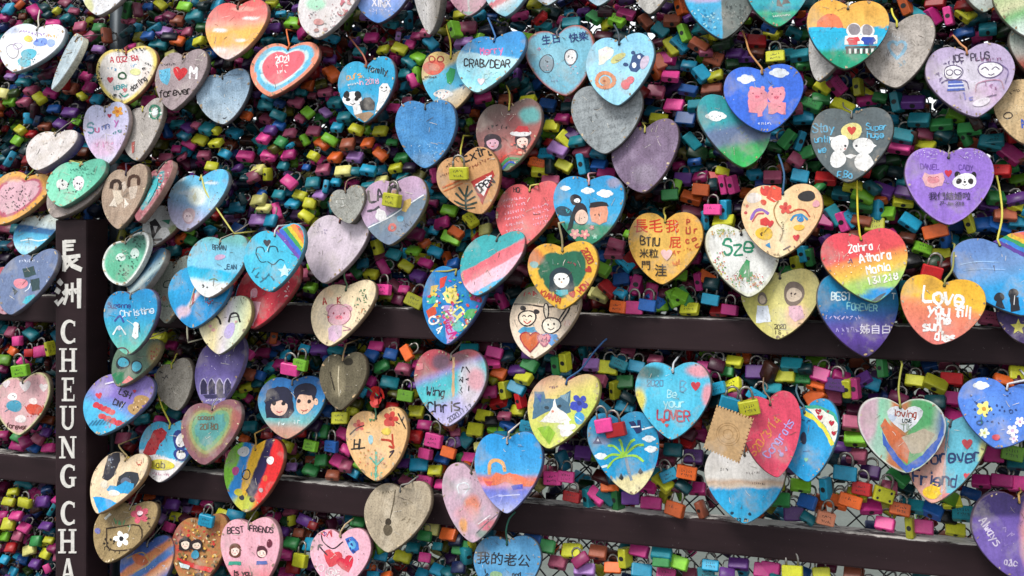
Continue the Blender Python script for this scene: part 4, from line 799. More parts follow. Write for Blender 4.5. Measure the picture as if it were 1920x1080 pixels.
H('22', (230,95), (135,546), (-2,240), (466,215), 4, [('s','e2cdb4'),('g',(230,60),(215,560),[(0,'86806c'),(.22,'8c8672'),(.25,'e0cab0'),(1,'e6d4c0')])], '8a735a',
  [('w','a8343a',70,110,170,100,44),('l','4a4038',10,[(5,180),(120,185),(240,200),(440,180)]),('e','2a2426',75,208,20,17),('e','2a2426',165,232,20,17),('e','ecdcc4',103,275,54,52),('oe','2a2426',103,275,56,54,9),('l','2a2426',7,[(70,265),(82,257),(94,265)]),('l','2a2426',7,[(110,265),(122,257),(134,265)]),('l','c03a34',7,[(80,295),(103,312),(128,295)]),
   ('e','ece0cc',265,325,58,54),('oe','2a2426',265,325,60,56,9),('e','e4d6c0',232,225,14,50,-8),('oe','2a2426',232,225,16,52,8),('l','2a2426',9,[(315,290),(380,195),(385,220),(335,300)]),('e','222',245,320,6,8),('e','222',285,315,6,8),('l','333',6,[(248,345),(265,355),(285,342)]),('p','4ba0c8',[(40,365),(80,335),(150,335),(175,375),(120,370),(60,385)]),('p','5a8cc0',[(180,400),(230,380),(300,385),(320,420),(270,460)]),('h','d0683a',125,435,140,8),('oh','a83440',125,435,140,8,9),('h','d88a94',218,425,90,-10),('oh','a83a6a',218,425,90,-10,8),('w','7a3a60',190,430,250,420,40),('e','ead0c0',375,310,24,24),('w','c89078',350,310,400,310,26),('l','3a302e',8,[(420,310),(440,250),(450,190)])],
  'cream heart with two smiling outlined children, bunny ears and orange heart', 'bunny ears heart')
H('12', (1030,540), (1010,980), (783,625), (1292,620), 3, [('s','e0ac4c'),('b','e8bc60',1000,700,150,120,.6),('b','d89a4c',1180,560,80,60,.5)], '6a4a20',
  [('z','d43a20','長毛',920,590,92),('z','d8421f','我',1082,592,86),('z','d64424','屁',1102,700,78),('w','cc6a34',1080,770,1140,760,40),('w','d07a3c',1080,830,1140,840,50),('t','b8402c','P',1190,560,40,0,9),('t','b8402c','U r',1215,618,52,0,10),('t','c04a30','c',1185,690,40,0,9),('t','b8482c','a u',1245,700,44,60,9),('w','c8623a',1150,745,1215,750,28),('t','3a3024','BTIU',932,692,62,2,10),('z','342c24','米粒',925,775,60),('z','342c24','門',905,855,62),('z','342c24','洼',1005,890,80),('h','eab8b4',1045,785,80)],
  'golden heart with red and black brushed characters', 'golden characters heart', cord=('c8b850', (1028,470), .03))
H('12', (1545,625), (1588,1069), (1306,740), (1800,775), 3, [('s','e6e6e0'),('edge','dcdcc4',.9)], '5a5a44',
  [('t','2f8a68','Sze',1525,725,112,0,17),('t','3f9a60','4',1575,885,150,0,34),('d',['c8b040','d07a50','6aa060','c05a70'],60,1400,880,40,130,6),('d',['c05a60','d89a5a','6a9a5a'],44,1640,960,60,50,6),('d',['b0a860','a0b070','d0a060'],50,1420,640,90,26,6),('d',['c85a60','d0a050','70a060'],40,1500,960,70,50,6)],
  'white heart with large green writing and dotted border', 'green writing white heart')
H('13', (100,350), (55,803), (-182,430), (371,425), 4, [('s','e6bb84'),('g',(-180,500),(370,500),[(0,'eac394'),(.4,'ecd0a4'),(.52,'e8d8ac'),(.6,'e8c492'),(1,'e8b888')])], '5c4026',
  [('e','d0443c',-15,350,38,40),('p','d8503c',[(20,310),(90,330),(90,410),(40,430),(-10,400)]),('e','e8dcd4',-95,400,50,36),('e','c8503c',-30,430,20,20),('e','d86848',-140,455,10,12),('e','b83a3c',-150,500,12,10),('l','8a62b0',18,[(-115,545),(-85,490),(-40,480),(0,505)]),('l','c04a54',10,[(-105,560),(-70,510),(-30,505)]),('p','c83a38',[(-50,545),(-10,530),(20,560),(-10,590),(-50,580)]),('e','e4b838',-25,640,56,46),('d',['5a3a20'],4,-30,640,30,14,7),('p','3f8ab8',[(-20,720),(10,700),(20,740)]),
   ('f','d8584c','c83a3c',118,470,40),('e','2e2a2c',262,388,62,34,-8),('l','b84a30',10,[(150,500),(200,478),(250,485),(280,525)]),('l','3a8ab8',14,[(155,550),(180,520),(230,515),(265,545)]),('e','3a88c4',218,540,24,22),('e','e2ac3c',210,600,36,20),('h','c8343c',192,670,48,-8),('h','c83a3c',14,575,52),('l','a07a48',7,[(70,420),(40,480),(60,560),(100,620),(80,690)]),('e','e0a0a8',325,440,24,24),('l','5a4050',8,[(105,750),(150,725)]),('w','6a5a3a',95,560,105,630,18)],
  'peach heart with painted eye, rainbow, yellow face and red splashes', 'painted eye peach heart', cord=('2f5a80', (70,110), .03))
H('13', (612,662), (715,1100), (366,805), (952,745), 4, [('g',(560,640),(680,1090),[(0,'d84a58'),(.34,'d84c50'),(.42,'e08a4c'),(.54,'e4b04c'),(.62,'e2c050'),(.72,'a8c868'),(.86,'9cc864'),(1,'8cc070')]),('b','2a8ccc',800,1030,140,30),('b','2a8ccc',700,1065,90,26)], '3a2a2a',
  [('p','5c666c',[(690,1100),(760,1050),(800,1035),(735,1105)]),('t','f4f0ec','Zahra',625,735,56,-7,10),('t','f4f0ec','Athara',725,795,62,-10,13),('t','f4f0ec','Mania',745,872,60,-10,12),('t','f4f0e8','13.12.18',775,945,48,-10,10),('l','4a4a7c',5,[(545,842),(556,812),(570,840)]),('d',['f0d0c8','f2e6c8'],26,520,860,120,110,4)],
  'rainbow heart from red to green with white handwriting and blue wave', 'rainbow handwriting heart', cord=('d4c22e', (597,230), .045))
H('23', (1190,35), (1132,460), (893,110), (1466,190), 4, [('g',(1220,20),(1130,440),[(0,'e4ac30'),(.34,'ecb83c'),(.40,'e4985c'),(.5,'e0805f'),(1,'de7a70')]),('b','a87c34',1100,50,60,50,.6)], '16382e',
  [('t','f0ece8','Love',1185,125,112,6,22),('t','f0ece8','you till',1225,222,80,6,19),('t','f0ece8','the',1180,285,62,4,16),('t','f0ece8','sun',1108,328,66,4,17),('t','f0ece8','dies',1195,398,64,2,16)],
  'yellow and coral heart with white cursive love message', 'white cursive love heart', cord=('8a8a48', (1260,-220), .04))
H('13', (1520,700), (1700,1197), (1268,835), (1985,720), 3, [('g',(1450,720),(1560,1180),[(0,'5a7cb4'),(.35,'6c90c0'),(.5,'5c98cc'),(.62,'2a98d4'),(1,'1a94d4')])], '6a6250',
  [('p',c,[(1520+i*30,695-i*14),(1555+i*30,680-i*14),(1800+i*8,800-i*30),(1800,835-i*30)]) for i,c in enumerate(['5a3c94','2f78c4','3a9a5c','e0b83c','e0864c','d8645c'])]
  + [('e','1c1e28',1560,1070,36,30),('p','1c1e28',[(1545,1090),(1580,1090),(1600,1150),(1530,1150)]),('e','1c1e28',1655,1045,34,34),('p','1c1e28',[(1630,1070),(1690,1070),(1700,1160),(1640,1170)]),('l','e0e0e0',6,[(1665,1060),(1660,1120)]),('l','8fb4dc',6,[(1300,850),(1420,830),(1560,835)]),('l','8cb0d8',6,[(1320,890),(1450,880),(1600,885)])],
  'large blue heart with rainbow stripes and two black silhouettes', 'rainbow silhouette heart', cord=('d8cf58', (1545,255), .04))
H('23', (1765,150), (1755,452), (1535,280), (2000,270), 2, [('s','3c2c5c'),('n','54427c',.04,.7)], '221c30', [('st','d0c85c',1690,335,56)], 'dark purple heart with a yellow star', 'yellow star purple heart')
H('23', (600,15), (668,531), (326,225), (877,190), 3, [('g',(600,40),(620,520),[(0,'1f86b4'),(.3,'1c7cb0'),(.45,'3a62a8'),(.6,'5c50a0'),(.8,'5a3f94'),(1,'3c2a66')])], '2a2038',
  [('t','d8ecf0','BEST',495,125,56,2,10),('t','d8ecf0','T',848,128,46,2,9),('t','8fd0d8','FOREVER',635,203,48,3,8),('w','c4b8e0',380,270,630,275,34),('w','b0a4dc',450,355,620,350,40),('z','e2dcee','姊自白',725,350,66)],
  'heart shading from blue to purple with white friendship writing', 'blue-to-purple friendship heart')
H('23', (75,-15), (62,420), (-178,95), (352,75), 2, [('g',(-180,100),(350,140),[(0,'a2a04c'),(.3,'c8be6a'),(.55,'ddd48c'),(.8,'d0c078'),(1,'b4ae74')]),('b','e4b8a0',190,260,80,90,.7),('b','5a6a5c',-20,10,60,40,.6)], '5a5424',
  [('e','7d7064',-38,145,34,42),('e','c8b49c',-38,150,22,28),('p','d6dce4',[(-75,190),(0,190),(20,300),(-80,310)]),('e','7c6c60',175,110,74,80),('e','ddc8b0',175,118,50,50),('d',['4a3a38'],5,175,118,30,16,6),('p','e0b4c0',[(140,195),(225,190),(250,270),(180,300),(140,250)]),('t','5a5034','2020',82,332,32,0,6),('t','5a5034','1.5',68,372,26,0,5)],
  'yellow-green heart with two pale figures in white and pink dresses', 'pale dresses yellow heart')
# --- third row, left
H('20', (885,122), (865,522), (696,262), (1062,222), 3, [('g',(880,100),(860,520),[(0,'1f88c0'),(.4,'2f9ac8'),(.7,'4cb0b8'),(1,'7cc4a8')])], '4a2040',
  [('t','2a3c84','Suzanne',805,190,36,0,6),('t','c8dcec','Christine',925,232,48,-8,8),('l','3a4a98',12,[(775,295),(810,260),(835,300)]),('l','e0ecec',10,[(765,385),(805,330),(850,385)]),('e','c8d4e4',806,345,12,14),('e','e6eae8',920,320,20,18),('p','e6eae8',[(905,335),(935,335),(938,400),(915,420),(890,395)]),('l','2a3a44',6,[(940,320),(945,370)]),('l','cfe4e0',5,[(860,290),(905,320)]),('oe','7a2c44',822,505,44,30,6)],
  'blue to sea-green heart with dancing penguin figures', 'dancing penguins heart', out=0.04)
H('20', (150,695), (125,1070), (-22,850), (347,785), 1, [('s','d4a2a6'),('edge','c4c890',.93),('b','dcb4b4',150,800,120,80,.5)], '6a4a44',
  [('h','e8dcdc',170,735,80),('h','e6d8da',40,720,60),('h','e8dcda',295,745,60),('e','4a9cb8',97,868,50,42),('e','eae4e2',85,805,34,24),('d',['333'],3,85,808,20,10,6),('e','d0503a',232,890,54,40),('e','e6d4d0',225,835,30,22),('l','b04034',7,[(170,870),(185,900)]),('l','b04034',7,[(290,865),(300,900)]),('l','4a7c90',6,[(35,905),(60,890)]),('e','e6dcda',140,955,36,28),('t','5a302c','forever',115,1005,34,6,7),('d',['b03c34'],8,230,930,60,12,6)],
  'pink heart with a blue crab and a red crab, left of the post', 'two crabs pink heart')
H('20', (965,435), (800,737), (755,585), (1112,480), 2, [('s','56705c'),('b','a08c58',1060,520,70,90,.9),('b','2a3a34',900,540,50,60,.6)], '5a5238',
  [('e','1c2226',830,578,48,44),('e','3f9cb4',832,575,36,32),('e','1c2226',922,605,42,44),('e','4aa8c0',922,602,32,34),('p','1f7a50',[(758,660),(790,640),(840,640),(840,680),(800,728)]),('p','d86a6c',[(820,715),(870,665),(905,690),(880,715)]),('d',['b05a48'],12,1050,520,40,40,8)],
  'dark green heart with blue goggles and tan side', 'blue goggles heart', out=0.04)
H('20', (830,690), (645,1066), (600,850), (1048,860), 1, [('g',(860,690),(700,1060),[(0,'8a78bc'),(.35,'7a68b4'),(.5,'6a8cc8'),(.62,'4cb0d8'),(1,'3aa8d0')]),('b','a89acc',700,760,70,50,.6)], '2c4a6a',
  [('h','c83a48',668,800,46,-10)] + [('e','c83440',650+i*26,862+i*12,24,20) for i in range(5)] + [('e','c83440',690+i*36,938+i*15,26,20) for i in range(7)] + [('w','c8508c',710,1010,780,990,30),('t','2a2430','LSH',845,785,44,24,8),('t','2a2430','CNY',805,850,44,20,8),('e','a88450',955,830,56,34),('e','b08c58',915,890,50,40),('d',['5a3c28','d8b890'],12,940,860,60,50,7),('h','c03a48',965,940,34,-30),('h','b83a4c',910,770,24)]
  + [('l','2a6a94',6,[(625+i*24,1000-i*2),(655+i*24,965-i*2)]) for i in range(-1,5)] + [('l','d8d0e4',10,[(715,720),(790,700)])],
  'violet and cyan heart with rows of red blots and brown monkeys', 'red blots violet heart', out=0.05)
H('20', (1150,600), (1190,907), (1050,700), (1300,605), 1, [('s','a39c90'),('n','857e72',.04,.8)], '443e38', [('w','4a4648',1085,620,1130,690,44),('l','6a6460',5,[(1100,700),(1130,660)]),('d',['6a645c'],10,1170,750,40,60,5)], 'weathered grey heart with a small sketch, yellow cord beside it', 'sketch grey heart', mat='w', cord=('b8b048', (1190,520), .02))
H('20', (1505,455), (1440,907), (1320,645), (1657,560), 2, [('g',(1530,460),(1430,900),[(0,'4a3f70'),(.35,'6a5c9c'),(.6,'766aa8'),(1,'8478ac')]),('b','8a7cb8',1560,580,60,60,.6)], '5f5880', [('p','2f2a4c',[(1352+i*54,790),(1352+i*54,720),(1375+i*54,682),(1398+i*54,715),(1398+i*54,790)]) for i in range(4)] + [('l','b8b0d4',6,[(1352+i*54,790),(1352+i*54,720),(1375+i*54,682),(1398+i*54,715)]) for i in range(4)] + [('p','3c3660',[(1370,795),(1560,780),(1550,810),(1390,820)]),('d',['c8c0e0'],12,1500,580,80,60,4),('w','d8d4e4',1390,830,1500,825,16)],
  'night purple heart with four dark arches', 'four arches purple heart')
H('20', (1530,160), (1470,521), (1343,325), (1702,310), 2, [('g',(1350,300),(1700,360),[(0,'e0d8b8'),(.3,'e4d49c'),(.5,'d8cfd8'),(.7,'cfdcc0'),(1,'d8c87c')])], '5f6a3c', [('l','2a2420',14,[(1425,285),(1455,262),(1480,285),(1490,315)]),('e','e0a8a0',1440,355,14,12),('e','d8a0a0',1420,330,12,10),('l','2a2428',12,[(1545,300),(1560,250),(1600,245),(1620,300)]),('l','2c2830',8,[(1560,270),(1615,262)]),('e','d89c9c',1595,300,10,8),('e','b8a8d8',1550,360,30,60,20)],
  'pale yellow heart with two dark fringes of hair and pastel rainbow', 'pastel fringes heart')
H('20', (1850,-70), (1705,348), (1600,140), (2032,20), 1, [('s','c43444'),('b','d84a50',1640,150,60,100,.5)], '6c1c24', [('e','e8a4b4',1715,105,24,34),('p','eaaabb',[(1600,190),(1660,160),(1760,165),(1740,250),(1710,330),(1660,300),(1610,260)]),('l','f0c8d0',7,[(1700,100),(1690,160)]),('d',['e8d0d0'],24,1950,130,30,120,5)],
  'crimson heart with a pale pink figure and white dotted edge', 'crimson figure heart')
H('20', (1440,872), (1385,1263), (1213,975), (1622,930), 3, [('r',[(1.05,'84565e'),(.84,'8c6a5a'),(.74,'93945f'),(.62,'6d9a72'),(.5,'4f8f8c')]),('b','a85a50',1590,960,40,80,.6)], '4a3c40', [('t','6a5a44','ocean',1390,945,36,0,7),('t','6a5a44','20180',1410,1005,40,0,7)],
  'heart with dusky rainbow rings around a teal centre', 'dusky rings heart')
H('30', (1155,65), (1075,452), (940,190), (1312,175), 2, [('g',(1120,250),(1105,300),[(0,'4fb0d4'),(.45,'4fb0d4'),(.5,'e6e2e2'),(1,'e8e2e0')])], '50607c',
  [('p','c0363c',[(965,250),(1000,170),(1040,100),(1090,80),(1130,110),(1115,150),(1075,190),(1050,260),(990,268)]),('d',['8a1c28'],14,1050,160,60,70,6),('e','2a3c80',1215,165,48,70),('e','e8e6e6',1222,165,34,46),('e','2a3c80',1228,262,56,44),('e','e8e6e4',1222,262,32,30),('d',['2a2a30'],8,1222,215,24,60,7),('e','e6d83c',1090,330,90,36),('t','4a4020','ab',1085,330,50,0,8),('w','c890a8',1030,385,1150,400,22)],
  'heart with a red dinosaur, two faces in navy hoods and yellow oval', 'red dinosaur heart', cord=('d8d048', (1045,-280), .02))
H('30', (862,282), (665,657), (617,450), (1006,375), 4, [('s','dfc6a2'),('n','e8d6b8',.03,.6)], '84623e',
  [('p','2c2a34',[(725,280),(735,245),(805,240),(812,300),(770,400),(730,440),(690,420)]),('e','4a4a58',752,290,14,16),('d',['8c94a0'],8,745,310,30,40,6),('p','2a3038',[(785,470),(800,410),(850,375),(935,385),(940,430),(900,500),(850,480)]),('e','5a6070',850,440,34,26),('p','2898cc',[(722,500),(740,470),(790,475),(850,440),(905,460),(890,530),(840,520),(760,520)]),('e','e8e4da',770,520,40,20),('d',['c8a84c'],3,870,285,20,8,7),('p','1a98d8',[(628,545),(700,548),(800,590),(760,630),(670,655)]),('oh','b84a3c',940,315,40,-10,8),('e','e6dcc8',705,460,26,26)],
  'tan heart with a black cat, a dark cat and blue water', 'two cats heart', out=0.045, cord=('c8b078', (800,195), .02))
H('30', (890,610), (722,994), (634,780), (1070,690), 3, [('s','8c7854'),('n','a08a64',.03,.7),('b','6a5c48',800,700,90,50,.5)], '4a3c28',
  [('f','c85a6c','3a2a30',945,665,60),('e','e6c8cc',945,655,20,16),('f','e8e8e4','2a2a2c',820,830,52),('e','26262a',820,828,16,16),('w','2a241e',700,890,820,920,40),('w','3a3028',990,650,1020,760,34),('p','b8b8b0',[(700,690),(740,655),(755,665),(715,700)]),('w','3f7a54',760,700,900,740,44),('l','3c3024',9,[(720,760),(940,740),(930,880),(740,900),(720,760)]),('e','6a6a9c',660,775,20,20),('d',['2a241e'],8,740,850,40,40,8)],
  'brown wooden heart with camera sketch, white flower and pink bloom', 'camera sketch brown heart', out=0.045, mat='w')
H('30', (985,860), (930,1300), (830,1060), (1195,1015), 2, [('g',(900,900),(1060,1130),[(0,'3f5a9c'),(.25,'4a68ac'),(.3,'d08054'),(.45,'d88c5c'),(.48,'5a80b8'),(.62,'4470b0'),(.66,'c8784c'),(.8,'d0a080'),(1,'3c62a4')])], '33365c', [('l','c0a060',8,[(860,960),(960,920),(1010,980)]),('l','c8a868',8,[(900,1060),(1000,1000),(1050,940)]),('w','c8d0e4',1090,1010,1170,1040,34),('e','c86a44',945,970,56,34,20)],
  'blue and orange swirled heart with gold outlines by the post foot', 'blue-orange swirl heart', out=0.02)
H('30', (1365,715), (1310,1172), (1158,905), (1542,865), 2, [('s','a87a48'),('n','c8543c',.05,1.0),('b','b8443c',1190,830,60,120,.7),('b','b06a44',1480,780,60,60,.6)], '6a2c28',
  [('d',['c83c38','e0b050','7a6a3c','d8c090','3a3030'],120,1350,900,190,180,10),face2(1258,860,34,'e6d4c0','231c20',True),face2(1335,868,30,'e6d4c0','2a1e20',True),('e','3f98b8',1325,935,26,30),('p','c8302c',[(1200,950),(1320,1000),(1480,1030),(1440,1060),(1260,1010)]),('p','cfe0e0',[(1215,985),(1290,1010),(1280,1035),(1230,1020)]),('t','2a2420','you',1350,1065,34,0,8)],
  'mottled red and ochre heart with two dark-haired figures', 'mottled red couple heart')
H('30', (1672,735), (1690,1205), (1492,885), (1892,845), 3, [('g',(1680,720),(1690,1150),[(0,'e6aab6'),(.6,'e6aab8'),(.85,'dc7c84'),(1,'cc4c54')])], '7c5a60',
  [('t','3a2a30','BEST',1590,772,46,-4,9),('t','3a2a30','FRIENDS',1765,765,40,4,8),face2(1588,905,34,'f0d4c8','6a4030',True),('p','3f9c84',[(1545,980),(1625,980),(1632,1005),(1540,1005)]),face2(1768,920,32,'f0d4c8','5a2c38'),('e','6a2c3c',1820,860,18,30),('p','5a6cac',[(1735,980),(1800,975),(1810,1000),(1730,1005)]),('t','3a2a2c','is you',1640,1060,40,0,8),('d',['c88a94'],12,1680,860,160,90,5)],
  'pink best friends heart with two drawn girls', 'best friends pink heart')
H('30', (1722,205), (1655,652), (1518,335), (1920,300), 3, [('g',(1540,300),(1900,420),[(0,'86cc3c'),(.16,'86cc3c'),(.18,'2f90dc'),(.34,'2f90dc'),(.36,'f0b830'),(.5,'f0bc34'),(.52,'221a44'),(.66,'241c4a'),(.68,'dc2a2c'),(1,'dc2a2c')]),('b','c4cc4c',1640,590,90,60,.9)], '5a3a28',
  [('e','eaeaea',1645,240,40,34),('e','c84c8c',1590,370,24,30),('p','e0b058',[(1630,430),(1660,370),(1700,390),(1680,460)]),('oe','2a2428',1662,395,26,34,7),('e','ece8e8',1825,300,24,28),('e','3a3a44',1632,550,18,18),('e','3a2c30',1702,565,18,18),('e','e6d83c',1610,515,28,26),('e','3f7ac0',1680,505,16,14),('p','2a2448',[(1660,500),(1728,420),(1740,480),(1690,540)]),('e','d8643c',1790,420,16,22),('e','b8a8a8',1762,500,14,16)],
  'heart with green, blue, yellow, navy and red slanting stripes', 'slanting stripes heart', cord=('b8944c', (1720,120), .02))
# --- third row, middle
H('21', (245,705), (210,1092), (13,760), (466,742), 2, [('g',(240,650),(215,1090),[(0,'1f5c9c'),(.3,'2a74b4'),(.55,'4a9cc0'),(.72,'6cb4b4'),(.85,'c09484'),(1,'c8947c')])], '1d3552',
  [('e','1f2038',158,835,90,100),('p','1f2038',[(60,840),(75,760),(150,735),(240,780),(262,900),(220,950),(70,950)]),('e','ecc4b0',158,878,54,58),('p','1f2038',[(105,850),(120,800),(170,790),(215,860),(170,830)]),('e','262028',122,850,14,16),('e','262028',186,850,14,16),('l','c85a60',7,[(140,905),(158,912),(178,904)]),('e','22223a',335,775,82,60),('e','ecc0a4',330,850,62,72),('p','22223a',[(255,790),(300,735),(390,750),(412,850),(395,850),(380,800),(290,790),(268,830)]),('e','ecc0a4',405,840,16,22),('e','262028',290,835,13,14),('e','262028',360,838,13,14),('l','b85a54',7,[(305,895),(328,902),(350,893)]),('w','dfeceb',130,980,200,985,36),('w','dfe8e8',250,975,300,980,34)],
  'blue heart with a cartoon portrait of a woman and a man', 'couple portrait blue heart')
H('21', (615,68), (500,460), (376,210), (802,150), 4, [('s','e2cda8'),('b','ead8bc',540,250,140,120,.7),('b','e0b48c',470,110,60,40,.5)], '5c4630',
  [('e','cf9ea8',500,210,28,28),('e','cf9ea8',622,212,28,28),('pig','dba8b4',560,255,80),('oe','a86a78',560,255,82,70,6),('p','d8b4cc',[(485,345),(520,325),(580,325),(580,390),(530,440),(490,420)]),('l','a06a7c',6,[(590,330),(640,350),(590,360)]),('t','b8443c','A',462,158,46,-10,9),('t','b8443c','K',560,155,44,0,8),('w','4a7a54',690,95,750,90,28),('w','3a5a4c',690,150,760,130,40),('w','c88a60',700,220,740,230,40),('w','6a8a5c',720,100,740,180,20),('d',['5a8a64','8a6a5a'],18,680,220,60,90,5),('h','d8584c',490,270,16)],
  'cream heart with a pink piglet and small scattered writing', 'pink piglet cream heart', cord=('4a6a4c', (590,-110), -.004))
H('21', (585,545), (565,897), (428,610), (747,585), 3, [('s','615a48'),('n','3f3a2e',.05,.9),('b','8c8268',560,700,50,120,.6)], '2c2820', [('l','c0b498',8,[(560,600),(555,700),(562,800)]),('l','3a342a',9,[(500,640),(530,760)]),('e','2a261e',625,570,30,26)],
  'dark weathered carved heart with deep grain, no paint', 'dark carved heart', mat='w', cord=('a88a64', (610,450), .03))
H('21', (1318,530), (1285,1001), (1063,640), (1556,640), 2, [('g',(1120,560),(1280,980),[(0,'b04854'),(.2,'a85a60'),(.3,'8a8cc0'),(.38,'4cb0bc'),(.6,'58bcc0'),(.75,'a8a4d8'),(1,'c0b8dc')]),('b','4a4a5c',1250,570,70,60,.8),('b','cfc4cc',1450,720,90,170,.9),('b','d88a94',1490,690,70,80,.7),('b','6a6a70',1370,540,60,30,.6)], '3c2c3a',
  [('p','c8a47c',[(1325,540),(1342,540),(1342,800),(1322,810)]),('t','2a2434','Wing',1215,770,62,8,9),('t','282430','Chris',1268,870,80,-2,12),('w','2a2228',1370,620,1450,620,50),('w','2a2228',1370,690,1440,700,44),('w','2a2228',1370,760,1450,750,44),('t','5a5a74','2020.11.13',1375,915,34,-32,6),('p','e07080',[(1080,580),(1130,580),(1130,620),(1085,625)]),('d',['8ab0c8'],12,1200,720,80,60,6)],
  'heart in red, teal and lilac with black cursive names and gold line', 'black cursive names heart')
H('21', (805,930), (810,1377), (611,1060), (1030,1015), 3, [('s','e2b47c'),('b','eac494',800,1130,150,120,.6)], '8a6a3c',
  [('f','c8443c','a82c2c',910,955,50),('e','d0544c',895,985,34,20),('f','d0685c','b8403c',695,1000,38),('l','2a2420',9,[(960,920),(985,970),(1010,1020)]),('l','2a2420',8,[(985,970),(1005,930)]),('l','2a2420',8,[(970,990),(945,975)]),('l','2a2420',8,[(635,1060),(680,1020),(730,1000)]),('t','2a2826','H',680,1120,72,4,14),('l','2a2826',10,[(645,1160),(735,1150)]),('e','9cc0c8',775,1095,16,34),('l','b8402c',13,[(850,1095),(910,1105),(930,1150),(900,1140)]),('l','b8402c',11,[(920,1060),(925,1120)]),('l','3a2a38',9,[(905,1180),(930,1170),(900,1215)]),('l','5fb49c',16,[(812,1180),(810,1370)]),('l','5fb49c',11,[(810,1260),(770,1215)]),('l','5fb49c',11,[(812,1270),(860,1220)]),('w','7ac0a4',770,1330,860,1330,30),('e','e8c858',880,1040,30,26),('d',['d87c5c','c8a050'],26,780,1230,120,80,6),('d',['5a8a5c'],6,780,960,30,10,7)],
  'peach heart with red blossoms, black twigs and a green stem', 'red blossoms peach heart', cord=('3a6a50', (800,860), .02))
H('31', (975,485), (886,924), (741,605), (1182,590), 3, [('s','9c8f7a'),('n','b8ac98',.03,.7),('b','7c7264',1000,560,90,60,.5)], '5c5140', [('e','3a3228',893,715,22,24),('e','5a5040',890,770,30,40),('l','5a5040',8,[(940,500),(930,580),(905,690)]),('w','6a604e',850,520,920,510,20),('w','7c705c',980,690,1080,720,36),('w','7c715e',990,590,1060,570,50)],
  'bare brown-grey wooden heart with a dark knot stain over the lower rail', 'knot stain wooden heart', mat='w', cord=('8d8a84', (1030,455), .0))
H('31', (578,795), (562,1175), (360,905), (767,885), 3, [('s','e8b0c0'),('b','f0c0cc',620,880,100,80,.5)], '6c3f4c',
  [('h','dc4a54',515,965,130,14),('h','d42c44',608,1000,120,-16),('l','2a2430',9,[(425,875),(450,905),(482,940)]),('l','2a2430',9,[(420,905),(424,872),(450,872)]),('l','2a2430',8,[(440,800),(455,850),(520,895),(585,850)]),('w','c83c44',430,780,520,790,56),('w','5a3a80',430,770,480,800,40),('p','3a6cc0',[(600,830),(650,812),(690,850),(695,900),(655,930),(620,880)]),('e','5cacd8',650,870,24,30),('d',['2a3a80'],8,650,870,40,50,9),('oe','e8d8dc',440,1025,22,22,6),('oe','e8d8dc',510,1045,26,24,6),('t','f0e4e4','LOVE',520,1060,40,0,7)],
  'pink heart with two red hearts, an arrow and a small blue dragon', 'two red hearts pink heart', cord=('c8b088', (600,735), .01))
H('31', (1415,360), (1425,857), (1283,560), (1700,590), 2, [('s','c8a8b8'),('n','9a9aa0',.03,.9),('b','e08058',1460,600,60,70,.8),('b','dca0a8',1420,660,90,60,.7),('b','cc4c5c',1580,740,80,50,.7),('b','d4d0d4',1400,480,60,60,.6),('b','5a8a74',1540,800,60,30,.7),('b','e8a040',1400,740,30,50,.8)], '4a4444', [('l','d8dce0',8,[(1370,520),(1360,470),(1410,450),(1440,480),(1410,520)]),('l','6a6a70',7,[(1490,790),(1560,720),(1660,640)]),('l','e8e0e4',7,[(1500,730),(1580,670)])],
  'marbled heart in pink, grey and orange smears', 'marbled pink heart')
H('31', (1692,160), (1690,652), (1473,325), (1937,300), 3, [('g',(1700,150),(1690,640),[(0,'2290d0'),(.35,'3c9cd8'),(.48,'4aa4d8'),(.56,'d86a54'),(.64,'d89ab0'),(.72,'6c74c8'),(.85,'7c88d0'),(1,'b0b4e0')])], '3c4470',
  [('l','dca468',22,[(1575,390),(1580,320),(1620,298),(1665,320),(1680,370)]),('p','e07858',[(1520,410),(1580,430),(1620,380),(1665,400),(1710,385),(1780,400),(1840,440),(1900,440),(1850,480),(1760,470),(1680,440),(1620,470),(1560,470)]),('p','d85a5c',[(1540,440),(1600,440),(1580,475)]),('p','4a54b4',[(1720,470),(1800,460),(1800,490),(1740,500)]),('l','9aa0e0',8,[(1560,560),(1660,530),(1640,600)]),('l','c0c4ec',7,[(1640,540),(1780,530)])],
  'blue heart with orange reef and gold arc over lilac sea', 'orange reef blue heart', cord=('e0d4c8', (1705,110), -.006))
H('31', (1702,845), (1690,1255), (1458,1000), (1917,985), 1, [('s','4c8cb8'),('b','5c9cc4',1700,960,160,90,.6)], '2f3a44', [('z','1e2430','我的老公',1672,968,84,4),('w','1e2a34',1530,1045,1560,1080,40),('e','8fb488',1620,1075,40,30),('t','1e2a34','and',1760,1068,34,0,7)],
  'mid blue heart with four black brushed characters', 'four black characters heart', cord=('2f6a58', (1710,690), .0))
